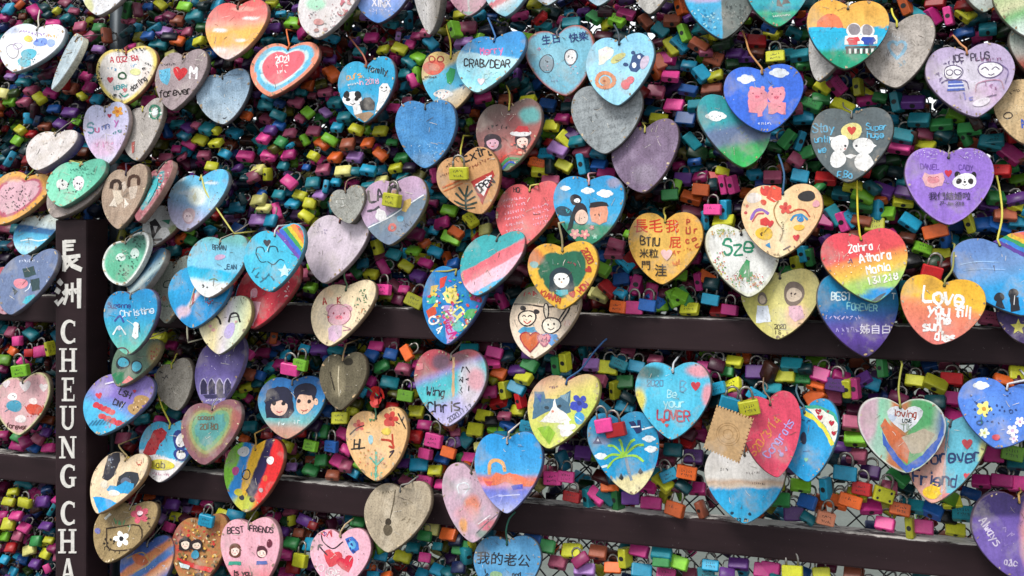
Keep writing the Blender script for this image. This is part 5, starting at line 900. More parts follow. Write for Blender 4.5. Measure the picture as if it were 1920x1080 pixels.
# --- third and fourth row, right
H('22', (365,698), (245,1152), (116,825), (592,815), 3, [('g',(200,660),(420,1140),[(0,'d8a88c'),(.2,'d4b080'),(.4,'ccc468'),(.7,'b8c858'),(1,'d8d478')]),('b','d8a080',180,690,60,50,.7)], '8c8440',
  [('p','4a7088',[(150,770),(215,770),(230,820),(300,820),(395,765),(390,860),(400,910),(340,930),(250,900),(180,940),(140,960)]),('p','3a5a98',[(155,785),(200,790),(195,850)]),('p','7fa0b0',[(320,800),(385,780),(375,840)]),('p','ece8e0',[(290,810),(305,880),(370,920),(400,965),(330,985),(190,975),(240,920),(275,870)]),('e','2a3a44',235,880,16,12),('e','2a3a44',320,870,15,11),('e','d8907c',275,905,10,8),('f','3a4cb0','2a3480',455,850,58),('e','3a4ab4',420,870,26,30),('e','3f90c0',455,950,36,40),('l','d8e4ec',6,[(430,940),(470,970)]),('f','ece8e4','e0d4d0',370,1022,58),('e','e8e4e2',365,1040,44,34),('p','90bc34',[(170,1020),(250,1000),(290,1050),(250,1130)]),('w','8a6a6c',250,745,310,740,20)],
  'green-yellow heart with a grey and white cat and blue flowers', 'cat and blue flowers heart', cord=('2f5a8c', (615,435), .02))
H('22', (1090,618), (1075,1092), (826,715), (1341,735), 3, [('s','4cb8d8'),('b','38605c',910,640,110,50,.9),('b','e09098',1270,630,100,50,.9),('b','e09098',1320,800,40,80,.9),('b','e0cc44',860,830,46,90,.9),('b','60c4e0',1080,800,150,100,.6)], '4a5058',
  [('t','5a84a4','2020',965,715,46,0,7),('t','6a9cb8','B',1155,735,80,0,9),('h','c8404c',1240,735,66),('t','a8e0ea','Be',1080,790,54,0,9),('t','a8e0ea','your',1095,850,60,0,10),('t','b03c54','LOVER',1090,930,72,2,13),('h','c8504c',1022,970,34),('h','c85a5c',1045,1000,26)],
  'turquoise heart with red capital letters and pink and yellow borders', 'red capitals turquoise heart', cord=('c8ccd0', (1105,560), .02))
H('32', (735,20), (836,526), (498,200), (981,175), 3, [('g',(730,50),(840,520),[(0,'2e90bc'),(.4,'1f94c4'),(.72,'1c98cc'),(.755,'e0d29c'),(1,'e6dcae')]),('b','8c8cb0',600,170,70,30,.7)], '1e4656',
  [('cl','dfe6ea',600,268,90),('cl','dfe6ea',925,150,90),('cl','e0e8ec',940,220,90),('l','e0e8ec',14,[(590,350),(640,335)]),('l','dfe6ea',12,[(880,90),(960,70)]),('l','8090a0',22,[(770,290),(785,360),(805,430)])] + [('l','98cc44',15,[(755,270),(755+dx*.6,270+dy*.6-22),(755+dx,270+dy)]) for dx,dy in ((-130,20),(-105,-70),(-30,-110),(70,-110),(130,-75),(130,35),(-110,80))]
  + [('p','1d2c5c',[(790,40),(820,30),(870,110),(840,120)]),('p','1d2c5c',[(845,30),(868,28),(875,105),(850,110)]),('l','e0e4ea',8,[(805,75),(860,70)]),('p','20306a',[(545,185),(580,130),(605,185)]),('p','d8dce8',[(570,170),(580,150),(590,172)]),('p','1c2830',[(720,420),(735,385),(755,420),(740,435)]),('p','1c2830',[(850,380),(865,350),(885,380),(865,395)])],
  'blue heart with a green palm tree on pale sand', 'palm tree heart')
H('32', (1572,240), (1570,730), (1298,310), (1838,310), 1, [('g',(1570,290),(1570,720),[(0,'d0ccc8'),(.3,'cac6c0'),(.36,'b89c84'),(.44,'c8bcac'),(.47,'1f98cc'),(.8,'2ca4d4'),(1,'3ca8d0')])], '3a3834',
  [('w','555',1400,360,1460,360,22),('w','8a8480',1580,390,1680,380,20),('w','7a6c60',1620,455,1710,460,16),('e','14384c',1485,655,11,11),('e','14384c',1605,662,11,11),('d',['1a1a1e'],14,1550,700,60,10,6)],
  'heart in two bands, weathered white above and bright blue below', 'white-over-blue heart')
H('33', (25,-105), (75,417), (-178,120), (219,40), 3, [('s','dc4c66'),('b','e06a80',40,200,100,120,.5)], '8a2c3c', [('t','e8944c','520/3/14',-22,135,62,-54,9),('t','b4a4e0','Congrats',70,150,62,-54,9),('w','b4a4dc',60,255,140,215,40),('e','b9a8dc',90,260,16,14)],
  'coral pink heart with orange numbers and lilac scribbles behind the stamp', 'orange numbers pink heart')
H('33', (215,-45), (240,442), (60,130), (512,60), 2, [('s','2094cc'),('b','3ca4d8',300,200,120,100,.5)], '2a6070',
  [('p','3fa88c',[(240,-70),(340,-75),(450,-20),(510,80),(470,220),(420,300),(440,180),(400,60),(300,-20)]),('p','e6e4d8',[(265,-50),(350,-50),(440,0),(490,90),(465,190),(440,170),(390,70),(310,-5)]),('p','e0d84c',[(250,-40),(300,-10),(380,60),(440,170),(445,190),(425,200),(380,110),(310,30),(240,-5)]),('h','b8283c',340,-28,44),('h','b8283c',352,12,40),('h','b8283c',430,50,40),('h','b8283c',445,118,36),('h','a83038',405,-30,20),('w','1c5078',230,20,290,50,50),('h','7cc89c',258,295,30),('e','30344c',240,150,22,40),('l','1a6ca8',8,[(240,240),(280,235)])],
  'blue heart with a cream rainbow arch of red hearts', 'red hearts arch heart', cord=('4a6470', (190,-170), .02))
H('23', (892,855), (932,1328), (604,895), (1193,905), 4, [('g',(620,900),(1180,960),[(0,'c094a8'),(.2,'b8a0a8'),(.24,'7cbc9c'),(.34,'98c0a4'),(.4,'b86a40'),(.55,'b07048'),(.62,'5a9a64'),(.85,'4a9a60'),(.92,'8aa090'),(1,'3a5a98')]),('b','98b8a8',740,1150,70,90,.8),('b','b8b4a0',1080,1120,80,110,.7),('edge','cfd4cc',.95)], '3d3c44',
  [('p','3a5cac',[(770,1030),(800,1100),(860,1190),(935,1270),(1040,1200),(1140,1090),(1175,1000),(1185,1060),(1130,1180),(1040,1270),(935,1320),(840,1230),(780,1130)]),('p','c0643c',[(760,1000),(790,950),(830,1000),(900,1060),(960,1150),(940,1260),(870,1180),(800,1090)]),('p','a89c88',[(900,1080),(1060,1020),(1130,1060),(1040,1180),(970,1190)]),('h','cdd0d4',925,955,250,0,.72),('h','a8b4c4',840,950,60),('t','8a3420','loving',930,922,52,4,9),('t','2a3a38','LOVE',938,968,26,0,6),('t','8c9c8c','TIK',935,1010,46,0,7)],
  'marbled green, orange and blue heart around a white inner heart', 'marbled inner heart', cord=('9a9a44', (905,590), .04))
H('33', (1225,40), (1092,590), (945,240), (1476,265), 2, [('g',(1180,200),(1215,200),[(0,'d09a8c'),(.45,'d09c90'),(.55,'5ca4b8'),(1,'5caabe')]),('b','d8c84c',1460,270,40,120,.7)], '6c6440',
  [('l','b0a8b0',8,[(1225,60),(1190,340),(1170,540)]),('t','203864','forever',1240,275,92,-4,15),('t','203864','Friend',1130,425,92,6,15),('e','e2b828',1105,515,56,48),('d',['e6c83c'],14,1105,515,72,62,9),('h','a83c44',1345,190,74),('h','c03444',1345,408,50),('e','c07878',1215,545,44,24)],
  'heart half pink half blue with navy friendship words and a yellow sun', 'friendship sun heart', cord=('555a60', (1222,60), .02))
H('23', (1600,735), (1520,1150), (1300,790), (1925,890), 3, [('s','4878cc'),('b','5c8cd8',1500,900,160,120,.5),('b','2c4a8c',1480,640,90,30,.7)], '27408c',
  [('cl','e4e8ec',1438,725,110),('f','e8e07c','c08a30',1458,888,52),('l','3f8a64',8,[(1440,940),(1442,990)]),('f','d8e4c8','c8c85c',1460,1050,34),('d',['24407c'],22,1520,850,170,140,9),('e','c04858',1540,1080,26,22),('f','e0dcec','c8a0c8',1650,1035,40),('f','e4e0ee','c8a0c8',1700,975,34),('f','dcd8ec','c090b0',1660,1090,30),('oe','27447c',1640,905,12,12,5),('oe','3a5a8c',1430,980,20,14,7),('l','24407c',10,[(1400,640),(1480,650),(1570,700)])],
  'bright blue heart sprinkled with white and yellow flowers', 'flowered blue heart', cord=('d4d4d8', (1760,690), .0))
H('33', (1692,555), (1725,1125), (1378,700), (2020,650), 3, [('g',(1540,500),(1560,1080),[(0,'372c5c'),(.28,'3c3064'),(.34,'6a54a0'),(.7,'7a64b0'),(1,'6a54a0')]),('b','dc9ca0',1790,800,90,260)], '4a3c60',
  [('t','d4c8e0','Always',1500,780,62,56,10),('t','c8bcd8','a&c',1640,985,50,10,9),('w','a08cc4',1590,740,1650,820,50),('w','8c78b8',1560,840,1640,900,40)],
  'purple heart with pale slanting letters and a pink side', 'purple and pink letters heart', cord=('c8a058', (1710,510), .02))
arrange()
for i, h in enumerate(HEARTS): build(h, i)

# ------------------------------------------------------------------ scalloped wooden stamp in front of the pink heart
def stamp():
    q = [(960 + x / 3.6, 780 + y / 3.6) for x, y in ((1382, -72), (1632, 18), (1535, 318), (1293, 212))]
    ymin = min(h.c.y for h in HEARTS if h.short in ('orange numbers pink heart', 'white-over-blue heart')) - .045
    P = [at_y(px, py, ymin) for px, py in q]
    c = sum(P, Vector()) / 4
    root = link(bpy.data.objects.new('wooden_stamp', None)); root.location = c
    tag(root, 'tan wooden plaque cut like a postage stamp with scalloped edges and ring design', 'plaque')
    out = []
    for i in range(4):
        a, b = P[i], P[(i + 1) % 4]; n = 12; nrm = Vector((-(b - a).z, 0, (b - a).x)).normalized()
        if nrm.dot(c - a) < 0: nrm = -nrm
        for k in range(n):
            for t, dp in ((.0, 0), (.3, .0), (.45, .0022), (.7, .0022), (.85, .0)): out.append(a.lerp(b, (k + t) / n) + nrm * dp - c)
    n = len(out); V = [p + Vector((0, -.004, 0)) for p in out] + [p + Vector((0, .004, 0)) for p in out]
    Fc = [tuple(t) for t in tessellate_polygon([[Vector((p.x, p.z, 0)) for p in out]])]
    Fc += [tuple(n + i for i in t[::-1]) for t in Fc] + [(i, (i + 1) % n, n + (i + 1) % n, n + i) for i in range(n)]
    mesh_obj('board', V, Fc, PAINT, root, [lin('c39f72')] * (2 * n))
    u = (P[1] - P[0]).normalized(); v = (P[3] - P[0]).normalized()
    DV, DF = [], []
    for rr in (.0065, .0125, .0155):
        i0 = len(DV); N = 40
        for k in range(N):
            th = 2 * math.pi * k / N
            for r2 in (rr, rr + .0007): p = u * r2 * math.cos(th) + v * r2 * math.sin(th); DV.append((p.x, -.0043, p.z))
        for k in range(N): DF.append((i0 + 2 * k, i0 + 2 * k + 1, i0 + 2 * ((k + 1) % N) + 1, i0 + 2 * ((k + 1) % N)))
    mesh_obj('ring_design', DV, DF, PAINT, root, [lin('a88457')] * len(DV))
stamp()

# ------------------------------------------------------------------ red fabric rose tied among the locks
def rose():
    c = at_y(480 + 825 / 3.6, 520 + 800 / 3.6, -.105)
    root = link(bpy.data.objects.new('fabric_rose', None)); root.location = c
    tag(root, 'small red artificial rose with a green stem pushed between the padlocks', 'artificial flower')
    red = mat_plain('rose_fabric', 'b8241c', .6, 0, 120); grn = mat_plain('rose_stem', '2f8a62', .5, 0, 120)
    for k in range(9):
        a = k * 2.4; r0 = .004 + .0011 * k; V = []; Fc = []
        for i in range(5):
            for j in range(5):
                u = (i / 4 - .5) * 1.5; t = j / 4
                rr = r0 * (.6 + .55 * t); V.append((rr * math.cos(a + u), -.010 + .004 * k * .3 - t * .008 * (1 - abs(u) * .5), rr * math.sin(a + u) + .006 * math.sin(a) * t))
        for i in range(4):
            for j in range(4): Fc.append((i * 5 + j, i * 5 + j + 1, i * 5 + j + 6, i * 5 + j + 5))
        mesh_obj('petal', V, Fc, red, root, smooth=True)
    e = at_y(480 + 655 / 3.6, 520 + 700 / 3.6, -.075) - c
    V, Fc = tube([Vector((0, -.002, 0)), Vector((-.004, 0, .004)), e * .5 + Vector((0, 0, .002)), e], .0016, 6); mesh_obj('stem', V, Fc, grn, root, smooth=True)
rose()

# ------------------------------------------------------------------ padlocks
LC = {'y': ('b9b92c', 'yellow'), 'e': ('cfc978', 'pale yellow'), 'l': ('74b02c', 'lime green'), 'g': ('2f7d40', 'green'), 't': ('17707c', 'teal'), 'c': ('1f8cae', 'sky blue'),
      'b': ('1c549a', 'blue'), 'n': ('1c2f66', 'navy'), 'p': ('5a2f78', 'purple'), 'v': ('9068a4', 'lavender'), 'm': ('a02268', 'magenta'), 'k': ('cf3f86', 'hot pink'), 'd': ('9c4a64', 'dusty pink'),
      'o': ('cc5c24', 'orange'), 'w': ('8c4a34', 'rust brown'), 'r': ('a81c20', 'red'), 'x': ('1c1c20', 'black'), 'h': ('d98a68', 'peach')}
BW, BH, BD = .0295, .0185, .0115
def lock_body(w=BW, h=BH, d=BD, n=3, rr=.0032, ch=.0012):
    prof = []
    for cx, cy, a0 in ((1, 1, 0), (-1, 1, 90), (-1, -1, 180), (1, -1, 270)):
        for k in range(n):
            th = math.radians(a0 + 90 * k / (n - 1)); prof.append((cx * (w / 2 - rr) + rr * math.cos(th), cy * (d / 2 - rr) + rr * math.sin(th)))
    V = []; N = len(prof)
    for z, s in ((-h / 2, ch), (-h / 2 + ch, 0), (h / 2 - ch, 0), (h / 2, ch)):
        for x, y in prof: V.append((x - math.copysign(s, x), y - math.copysign(s, y), z))
    T = []
    for i in range(3):
        for k in range(N):
            a, b, c, e = i * N + k, i * N + (k + 1) % N, (i + 1) * N + (k + 1) % N, (i + 1) * N + k; T += [(a, b, c), (a, c, e)]
    for k in range(1, N - 1): T.append((0, k + 1, k)); T.append((3 * N, 3 * N + k, 3 * N + k + 1))
    return V, T
def lock_shackle(h=BH, gap=.0086, hs=.012, r=.0019, n=6, seg=6):
    path = [(-gap, 0, h / 2 - .002), (-gap, 0, h / 2 + hs - gap * .4)] + [(-gap * math.cos(math.pi * k / seg), 0, h / 2 + hs - gap * .4 + gap * math.sin(math.pi * k / seg)) for k in range(1, seg)] + [(gap, 0, h / 2 + hs - gap * .4), (gap, 0, h / 2 - .002)]
    V, Fc = tube(path, r, n); T = []
    for f in Fc:
        for k in range(1, len(f) - 1): T.append((f[0], f[k], f[k + 1]))
    return [tuple(v) for v in V], T
def lock_key(h=BH, n=10):
    V = [(0, 0, -h / 2 - .0003)] + [(.0036 * math.cos(2 * math.pi * k / n), .0036 * math.sin(2 * math.pi * k / n), -h / 2 - .0003) for k in range(n)]
    return V, [(0, 1 + (k + 1) % n, 1 + k) for k in range(n)]
def rot(roll, yaw, pitch):
    return (Matrix.Rotation(math.radians(roll), 3, 'Y') @ Matrix.Rotation(math.radians(yaw), 3, 'Z') @ Matrix.Rotation(math.radians(-pitch), 3, 'X'))

EXPL = {
'00': "375,80,y,-5;500,75,d,5;450,120,t,0;540,180,d,0;670,190,g,0;610,245,d,20;720,240,w,80;665,335,v,5;1000,240,b,0;1110,215,v,10;1265,215,d,0;1200,140,w,5;1320,110,t,0;1245,45,l,10;1085,30,y,30;1340,280,y,-10;1200,275,o,10;1075,300,t,10;70,520,v,5;260,520,t,0;60,690,l,0;165,690,d,0;270,665,y,35;365,735,b,0;475,760,p,5;555,650,y,30;655,670,c,5;605,590,m,10;480,600,w,0;210,610,d,5;515,820,l,20;190,800,c,88;410,840,p,20;140,880,y,20;115,950,l,20;305,855,w,0;210,905,r,-5;1350,945,y,10;1460,965,y,-4;1280,970,k,30;1520,1040,c,15;1660,1055,k,10;1200,840,t,0;1400,870,t,15;1230,1060,d,-20;1380,1050,d,0;30,120,m,0;240,80,m,40;1000,45,b,0;1470,40,c,0;1120,1065,d,-4;1450,880,y,12",
'01': "105,20,y,0;170,95,c,0;260,155,l,10;115,190,p,0;315,220,m,-30;780,255,m,5;1040,300,k,5;860,335,y,0;970,330,y,20;700,350,t,0;1180,290,c,40;1100,395,l,30;1040,420,t,40;1345,200,l,70;1430,190,d,0;515,500,o,40;500,400,p,0;470,620,d,0;310,610,t,0;540,690,t,0;270,690,d,10;350,760,l,30;470,760,v,40;150,780,t,20;70,710,t,0;300,800,d,30;1010,500,t,0;1060,545,k,60;1095,510,l,80;1020,680,d,0;930,730,k,5;600,790,t,0;550,860,c,0;680,875,y,15;840,885,y,0;100,880,p,0;230,900,d,0;390,885,d,0;55,935,k,15;170,960,g,20;330,945,l,60;450,970,o,20;500,945,l,30;620,975,w,0;755,965,o,0;920,960,g,0;90,1050,k,5;220,1050,k,-5;390,1055,y,15;540,1070,o,0;670,1060,v,5;845,1035,o,30",
'02': "105,265,l,10;770,95,k,15;710,140,l,20;900,145,w,50;1080,140,w,0;1000,205,t,40;1165,225,l,70;1145,50,o,75;1075,320,y,60;1135,300,c,50;1260,310,w,30;990,425,w,60;1070,515,k,5;1280,500,c,50;1360,400,w,20;1190,610,b,10;970,620,d,5;1350,610,w,0;1095,715,k,10;1250,715,t,0;990,805,y,10;1170,805,b,5;105,685,y,0;240,710,b,10;270,850,y,5;400,910,p,30;310,1010,v,20;360,940,y,40;235,1040,c,0;1210,960,t,50;210,180,t,10;400,160,t,0;560,120,g,30;1650,280,r,0;1590,380,p,0;1040,400,m,0",
'03': "50,385,y,-5,f;110,370,t,0;215,375,t,0;1130,20,r,0;930,40,o,70;1000,100,t,40;1115,110,m,60;1220,110,k,80;1335,100,y,40;370,590,y,40;465,580,m,50;610,590,y,85;290,710,g,20;505,720,y,25;630,770,c,10;240,790,c,5;130,940,g,-50;215,950,c,-70;250,1040,g,-20;910,920,t,10;910,990,m,10;1050,980,y,20;870,690,t,80;980,690,p,0;1020,810,t,0;1170,840,g,0;1270,780,l,20;1360,870,g,0;1520,950,t,0;1640,1040,m,40",
'11': "85,120,k,0;225,110,m,-5;390,115,y,15;535,125,o,0;675,125,v,5;840,110,o,35;185,185,t,5;340,195,b,5;455,210,d,0;590,220,e,0;660,225,t,0;760,215,c,10;945,200,y,-5;80,240,y,90;15,210,e,0;225,295,k,30;385,300,t,0;540,295,c,5;850,285,e,-5;1000,270,t,0;40,370,b,10;155,380,t,10;300,385,y,15;435,380,v,10;250,440,c,10;365,440,y,15;340,525,y,35;55,470,e,0;140,490,k,60;100,555,c,0;20,550,v,0;370,1005,l,5;780,915,y,5;860,870,m,60;1095,930,p,10;1065,755,l,5;1210,765,c,15;1255,570,m,-20;1200,620,c,10;1350,640,o,25;1320,670,l,15;1305,485,l,10;1450,550,y,40;860,1020,k,0,f;1000,1020,k,5;1145,840,m,10;820,730,y,75;1240,390,t,0;930,780,t,10;990,130,g,0;1370,235,y,-3,o;918,415,y,3,o",
'12': "170,165,o,10;190,215,y,0;350,185,y,30;480,170,c,80;590,180,b,5;260,290,d,0;640,240,m,0;1065,380,g,0,f;1155,275,p,0;1210,400,o,20;1275,345,o,10,f;1355,480,k,5,f;1435,310,k,80;1490,310,k,78;1365,270,r,10;1440,480,c,90;1430,565,y,0;690,775,d,0;600,880,l,20;765,840,c,40;810,830,r,50;740,950,b,-10;830,980,m,-72;1130,920,l,10;1270,960,m,80;1310,945,o,30;650,1010,r,40;580,1050,e,10;1130,1060,l,30",
'13': "215,255,c,10;390,270,r,10;30,260,d,0;630,450,g,10;795,505,l,0;500,370,t,10;770,350,p,20;740,395,o,0;910,420,y,5;930,360,p,10;560,540,c,50;515,560,k,70;960,565,c,30;720,585,y,0;1130,625,o,-20,f;1040,745,l,15;1160,790,y,0;1360,570,y,70;1560,590,b,20;1490,440,p,10;1600,520,w,0;1690,565,c,0;1700,470,y,30;1570,220,r,5;380,560,m,10;450,520,t,60;240,780,c,80;280,800,g,80;195,850,y,80;890,55,k,10;1500,30,t,10;1105,905,r,15,o",
'20': "120,430,k,-10,f;280,500,k,-15,f;340,480,y,80,f;200,510,r,0,f;140,630,l,-5,o;90,500,o,10;80,370,d,0;1100,870,l,10;1160,460,m,0;1680,520,k,15;1620,790,l,-20",
'21': "370,70,l,5;330,480,c,10;200,530,c,-20;430,490,p,0;300,590,l,5,o;230,620,k,10,o;570,950,y,0,f;640,900,y,-20;850,600,g,-30;910,520,b,10;780,525,b,20;810,465,k,5;1020,510,o,50,f;1000,620,d,0;760,700,m,10;1010,800,l,5,f;1080,910,y,0;920,880,r,0;1100,590,k,0;1060,730,p,0;1070,160,y,20,f;1610,510,m,10;1590,570,k,0;1640,650,o,10;1640,835,r,-20;1540,935,y,5;1680,760,y,80;1630,1030,l,15;1480,1030,y,0;1440,490,t,0;1310,1000,w,0;1140,1000,m,0;440,1050,t,0",
'22': "120,590,g,20;80,680,y,10;30,750,c,20;60,830,r,75;110,1010,c,10,f;310,590,g,85;360,570,y,85;535,590,v,0;650,610,y,0;720,590,t,15;840,605,c,10;580,700,d,0;765,710,g,0;695,760,y,88;765,880,c,0;615,890,c,30;600,120,e,20;650,80,r,45;720,200,o,5,f;825,205,k,0,f;915,190,b,10,f;970,150,b,50;1090,140,l,60;1160,130,g,50;1340,150,c,5,f;1470,220,m,0,f;1400,240,r,0;1200,250,y,0;840,50,m,80;1440,630,g,0;1500,570,y,0;1650,640,p,0;1390,750,c,-20,f;1470,850,c,15,o;1600,880,y,-15,o;1650,800,c,30,f;1320,620,m,0;1480,740,y,-30;620,1000,k,-10,o;700,1030,r,-15,o",
'23': "115,670,y,0;230,690,g,0;355,660,m,10;330,720,o,15;460,725,p,5,f;540,745,y,85,f;590,750,k,85,f;640,690,p,-40;320,805,o,-40;420,810,d,0;160,590,t,0;770,610,g,85;990,700,y,5;1130,720,y,20;1240,690,r,5;1700,650,y,0;1500,330,d,5;1260,945,m,15;1220,820,m,0;30,760,t,0",
'30': "90,515,y,-15;60,580,y,0;170,585,y,0,f;290,580,p,-10;110,675,k,0;165,755,k,10;60,730,y,0;20,670,m,0;35,815,l,-10;75,890,r,0;200,905,e,-20;245,845,g,-5;330,840,y,0;310,930,y,0;240,1000,p,0;320,1030,k,60;30,970,c,0;90,1050,c,0;120,810,d,0;310,745,p,0;330,215,k,-10;230,225,b,0;120,215,m,0;310,110,p,0;1190,680,y,10;1140,750,k,0;1395,705,c,15,o;1505,675,y,0;1590,675,c,10;1080,830,t,0;1165,600,p,0;1650,155,o,10;1690,75,t,0;1120,910,c,10",
'31': "440,105,g,0;370,200,l,5,f;205,205,y,5;510,205,b,5,f;590,120,k,20;440,300,g,-10;565,310,k,15;370,365,g,15;240,345,v,0;520,400,w,5;660,385,c,20;610,230,k,30;1200,165,k,10,f;1145,255,k,5,f;1300,245,o,10,f;1110,300,y,5;1100,330,c,0;1210,370,y,0;1260,285,b,0;1140,440,k,0,f;1260,465,k,0;1070,140,r,0;1410,165,t,30;1390,300,g,80;1440,285,k,0;1000,320,p,-10;240,860,g,-5;300,975,y,0,f;340,710,p,20;210,1060,m,0;190,780,p,0;370,870,c,0;690,720,g,10;1140,810,g,0;1300,800,o,0;1225,880,t,0;1060,890,t,0;1390,890,g,0;990,950,y,5;845,940,c,10;1140,955,k,0;1225,1040,c,10;290,790,w,0;240,705,y,88;770,1020,o,0;1190,750,e,5",
'32': "275,420,k,0,f;365,410,k,0,f;405,545,r,5,f;570,540,k,30;640,540,t,35;520,550,t,85;715,560,g,85;800,555,p,0;660,470,o,0;940,590,m,0;920,470,m,0;1040,520,y,-60;1060,400,c,-30,f;1180,380,o,5,f;1250,490,m,0;1020,450,y,30;1100,645,o,5,f;1165,180,r,5;1045,280,d,0;1225,275,p,0;230,880,g,0;405,910,y,-10;580,920,w,0;310,990,d,0;490,1040,v,0;680,1025,o,0;765,955,y,85;875,1045,c,0;1125,990,l,10;1340,1010,c,5;1530,1000,p,0;1690,1040,m,0;1010,980,g,0;140,830,b,0;860,900,m,0;1010,910,t,0;1310,1060,t,0;1040,1075,k,0;980,400,t,0;480,250,p,0",
'33': "520,385,c,5,f;590,155,l,0;580,50,d,0;600,270,d,0;690,380,p,0;390,490,c,85;220,470,l,0;80,565,g,0;265,580,b,5;180,660,p,0;390,690,h,10,f;470,580,o,10;555,570,o,10,f;600,530,y,5;635,490,r,0,f;780,530,y,15,f;690,610,m,0;890,630,o,5;980,610,t,5;1110,640,b,10;1240,580,y,-5;1320,660,t,0;790,730,k,0;1050,750,k,0;960,750,y,85;1265,765,y,5;880,410,g,30;1440,440,m,0;1580,440,m,0;1650,250,l,10,f;1690,320,t,0;1520,260,m,0;1270,50,m,0;165,1060,y,0,f;360,1070,y,0;570,1065,w,0;20,1030,m,0;1700,460,k,0",
}
def hearts_at(px, py, grow=0):
    r = []
    for h in HEARTS:
        if h.bb[0] - grow <= px <= h.bb[2] + grow and h.bb[1] - grow <= py <= h.bb[3] + grow:
            cx_, cy_ = (h.bb[0] + h.bb[2]) / 2, (h.bb[1] + h.bb[3]) / 2; k = 1 + grow / 55
            if inside((cx_ + (px - cx_) / k, cy_ + (py - cy_) / k), h.hull): r.append(h)
    return r
def rear_limit(px, py, grow):
    """largest |Y| (most outward y) a lock centre may have here without touching a heart in front of it"""
    y = -9
    for h in hearts_at(px, py, grow):
        t = plane_t(h, px, py, h.th); y = max(y, (CAM + ray(px, py) * t).y + .021)
    return y
LOCKS = []
class Lock: pass
ex_px = []
for tile, s in EXPL.items():
    for item in s.split(';'):
        f = item.split(','); L = Lock(); L.px = 480 * int(tile[1]) + float(f[0]) / 3.6; L.py = 260 * int(tile[0]) + float(f[1]) / 3.6
        L.c = f[2]; L.roll = float(f[3]); L.kind = f[4] if len(f) > 4 else 'n'
        L.yaw = random.uniform(-16, 16) - 5; L.pitch = {'n': random.uniform(22, 52), 'f': random.uniform(2, 14), 'o': random.uniform(-6, 8)}[L.kind]
        if abs(L.roll) >= 70: L.pitch = random.uniform(58, 80); L.yaw = random.uniform(-8, 8)
        else: L.roll += random.uniform(-5, 5)
        y = -.066 + random.uniform(-.008, .008)
        if L.kind == 'f': y = -.082
        if L.kind == 'o':
            hs_ = hearts_at(L.px, L.py, 4); y = -.12
            for h in hs_: y = min(y, (CAM + ray(L.px, L.py) * plane_t(h, L.px, L.py)).y - .0095)
        else: y = max(y, rear_limit(L.px, L.py, 12))
        L.p = at_y(L.px, L.py, y); L.size = F * BW / project(L.p)[2]
        if y > -.025: continue
        LOCKS.append(L); ex_px.append((L.px, L.py))
# rails: keep the locks out of the boards
def rail_clear(p):
    for zb, zt in (RU, RL):
        if zb - .012 < p.z < zt + .012 and p.y < -.024 and p.y > -.1: return False
    return True
def snap(L):
    for zb, zt in (RU, RL):
        if zb - .013 < L.p.z < zt + .013 and -.1 < L.p.y < -.02:
            if L.p.z > (zb + zt) / 2 + .004: L.p.z = zt + .0135
            elif L.p.z < (zb + zt) / 2 - .004: L.p.z = zb - .0135
            else: return False
    return True
LOCKS = [L for L in LOCKS if L.kind == 'o' or snap(L)]
LOCKS.sort(key=lambda L: -L.size - (4 if L.kind in 'of' else 0))
SINGLE, MORE = LOCKS[:300], LOCKS[300:]

bodyV, bodyT = lock_body(n=4, rr=.0024); me_b = bpy.data.meshes.new('body'); me_b.from_pydata(bodyV, [], bodyT); me_b.materials.append(LOCKO)
shV, shT = lock_shackle(hs=.0085, r=.0017); me_n = bpy.data.meshes.new('shackle'); me_n.from_pydata(shV, [], shT); me_n.materials.append(STEEL); me_n.polygons.foreach_set('use_smooth', [True] * len(me_n.polygons))
shV, shT = lock_shackle(); me_s = bpy.data.meshes.new('shackle'); me_s.from_pydata(shV, [], shT); me_s.materials.append(STEEL); me_s.polygons.foreach_set('use_smooth', [True] * len(me_s.polygons))
keV, keT = lock_key(); me_k = bpy.data.meshes.new('keyhole'); me_k.from_pydata(keV, [], keT); me_k.materials.append(DARK)
INK = mat_plain('marker_ink', '1c1a20', .6, 0, 200)
me_w = []
for v in range(6):
    V, Fc = [], []
    for row in range(random.choice((1, 2))):
        for _, P in motif(('w', '000', -8, -3 + row * 6, 8, -3 + row * 6, 4.2)):
            for i, q in enumerate(P):
                i0 = len(V); V += [(a / 1000, -BD / 2 - .00012 - .000004 * i, -b / 1000) for a, b in q]; Fc.append(tuple(range(i0, i0 + 4)))
    m_ = bpy.data.meshes.new('inscription'); m_.from_pydata(V, [], Fc); m_.materials.append(INK); me_w.append(m_)
V, Fc = [], []
for (a, b) in ((-9, 5), (9, 5), (-9, -5), (9, -5)):
    i0 = len(V); V += [((a + 1.9 * math.cos(k)) / 1000, -BD / 2 - .0002, (b + 1.9 * math.sin(k)) / 1000) for k in [6.283 * j / 8 for j in range(8)]]; Fc.append(tuple(range(i0, i0 + 8)))
me_dots = bpy.data.meshes.new('inscription'); me_dots.from_pydata(V, [], Fc); me_dots.materials.append(INK)

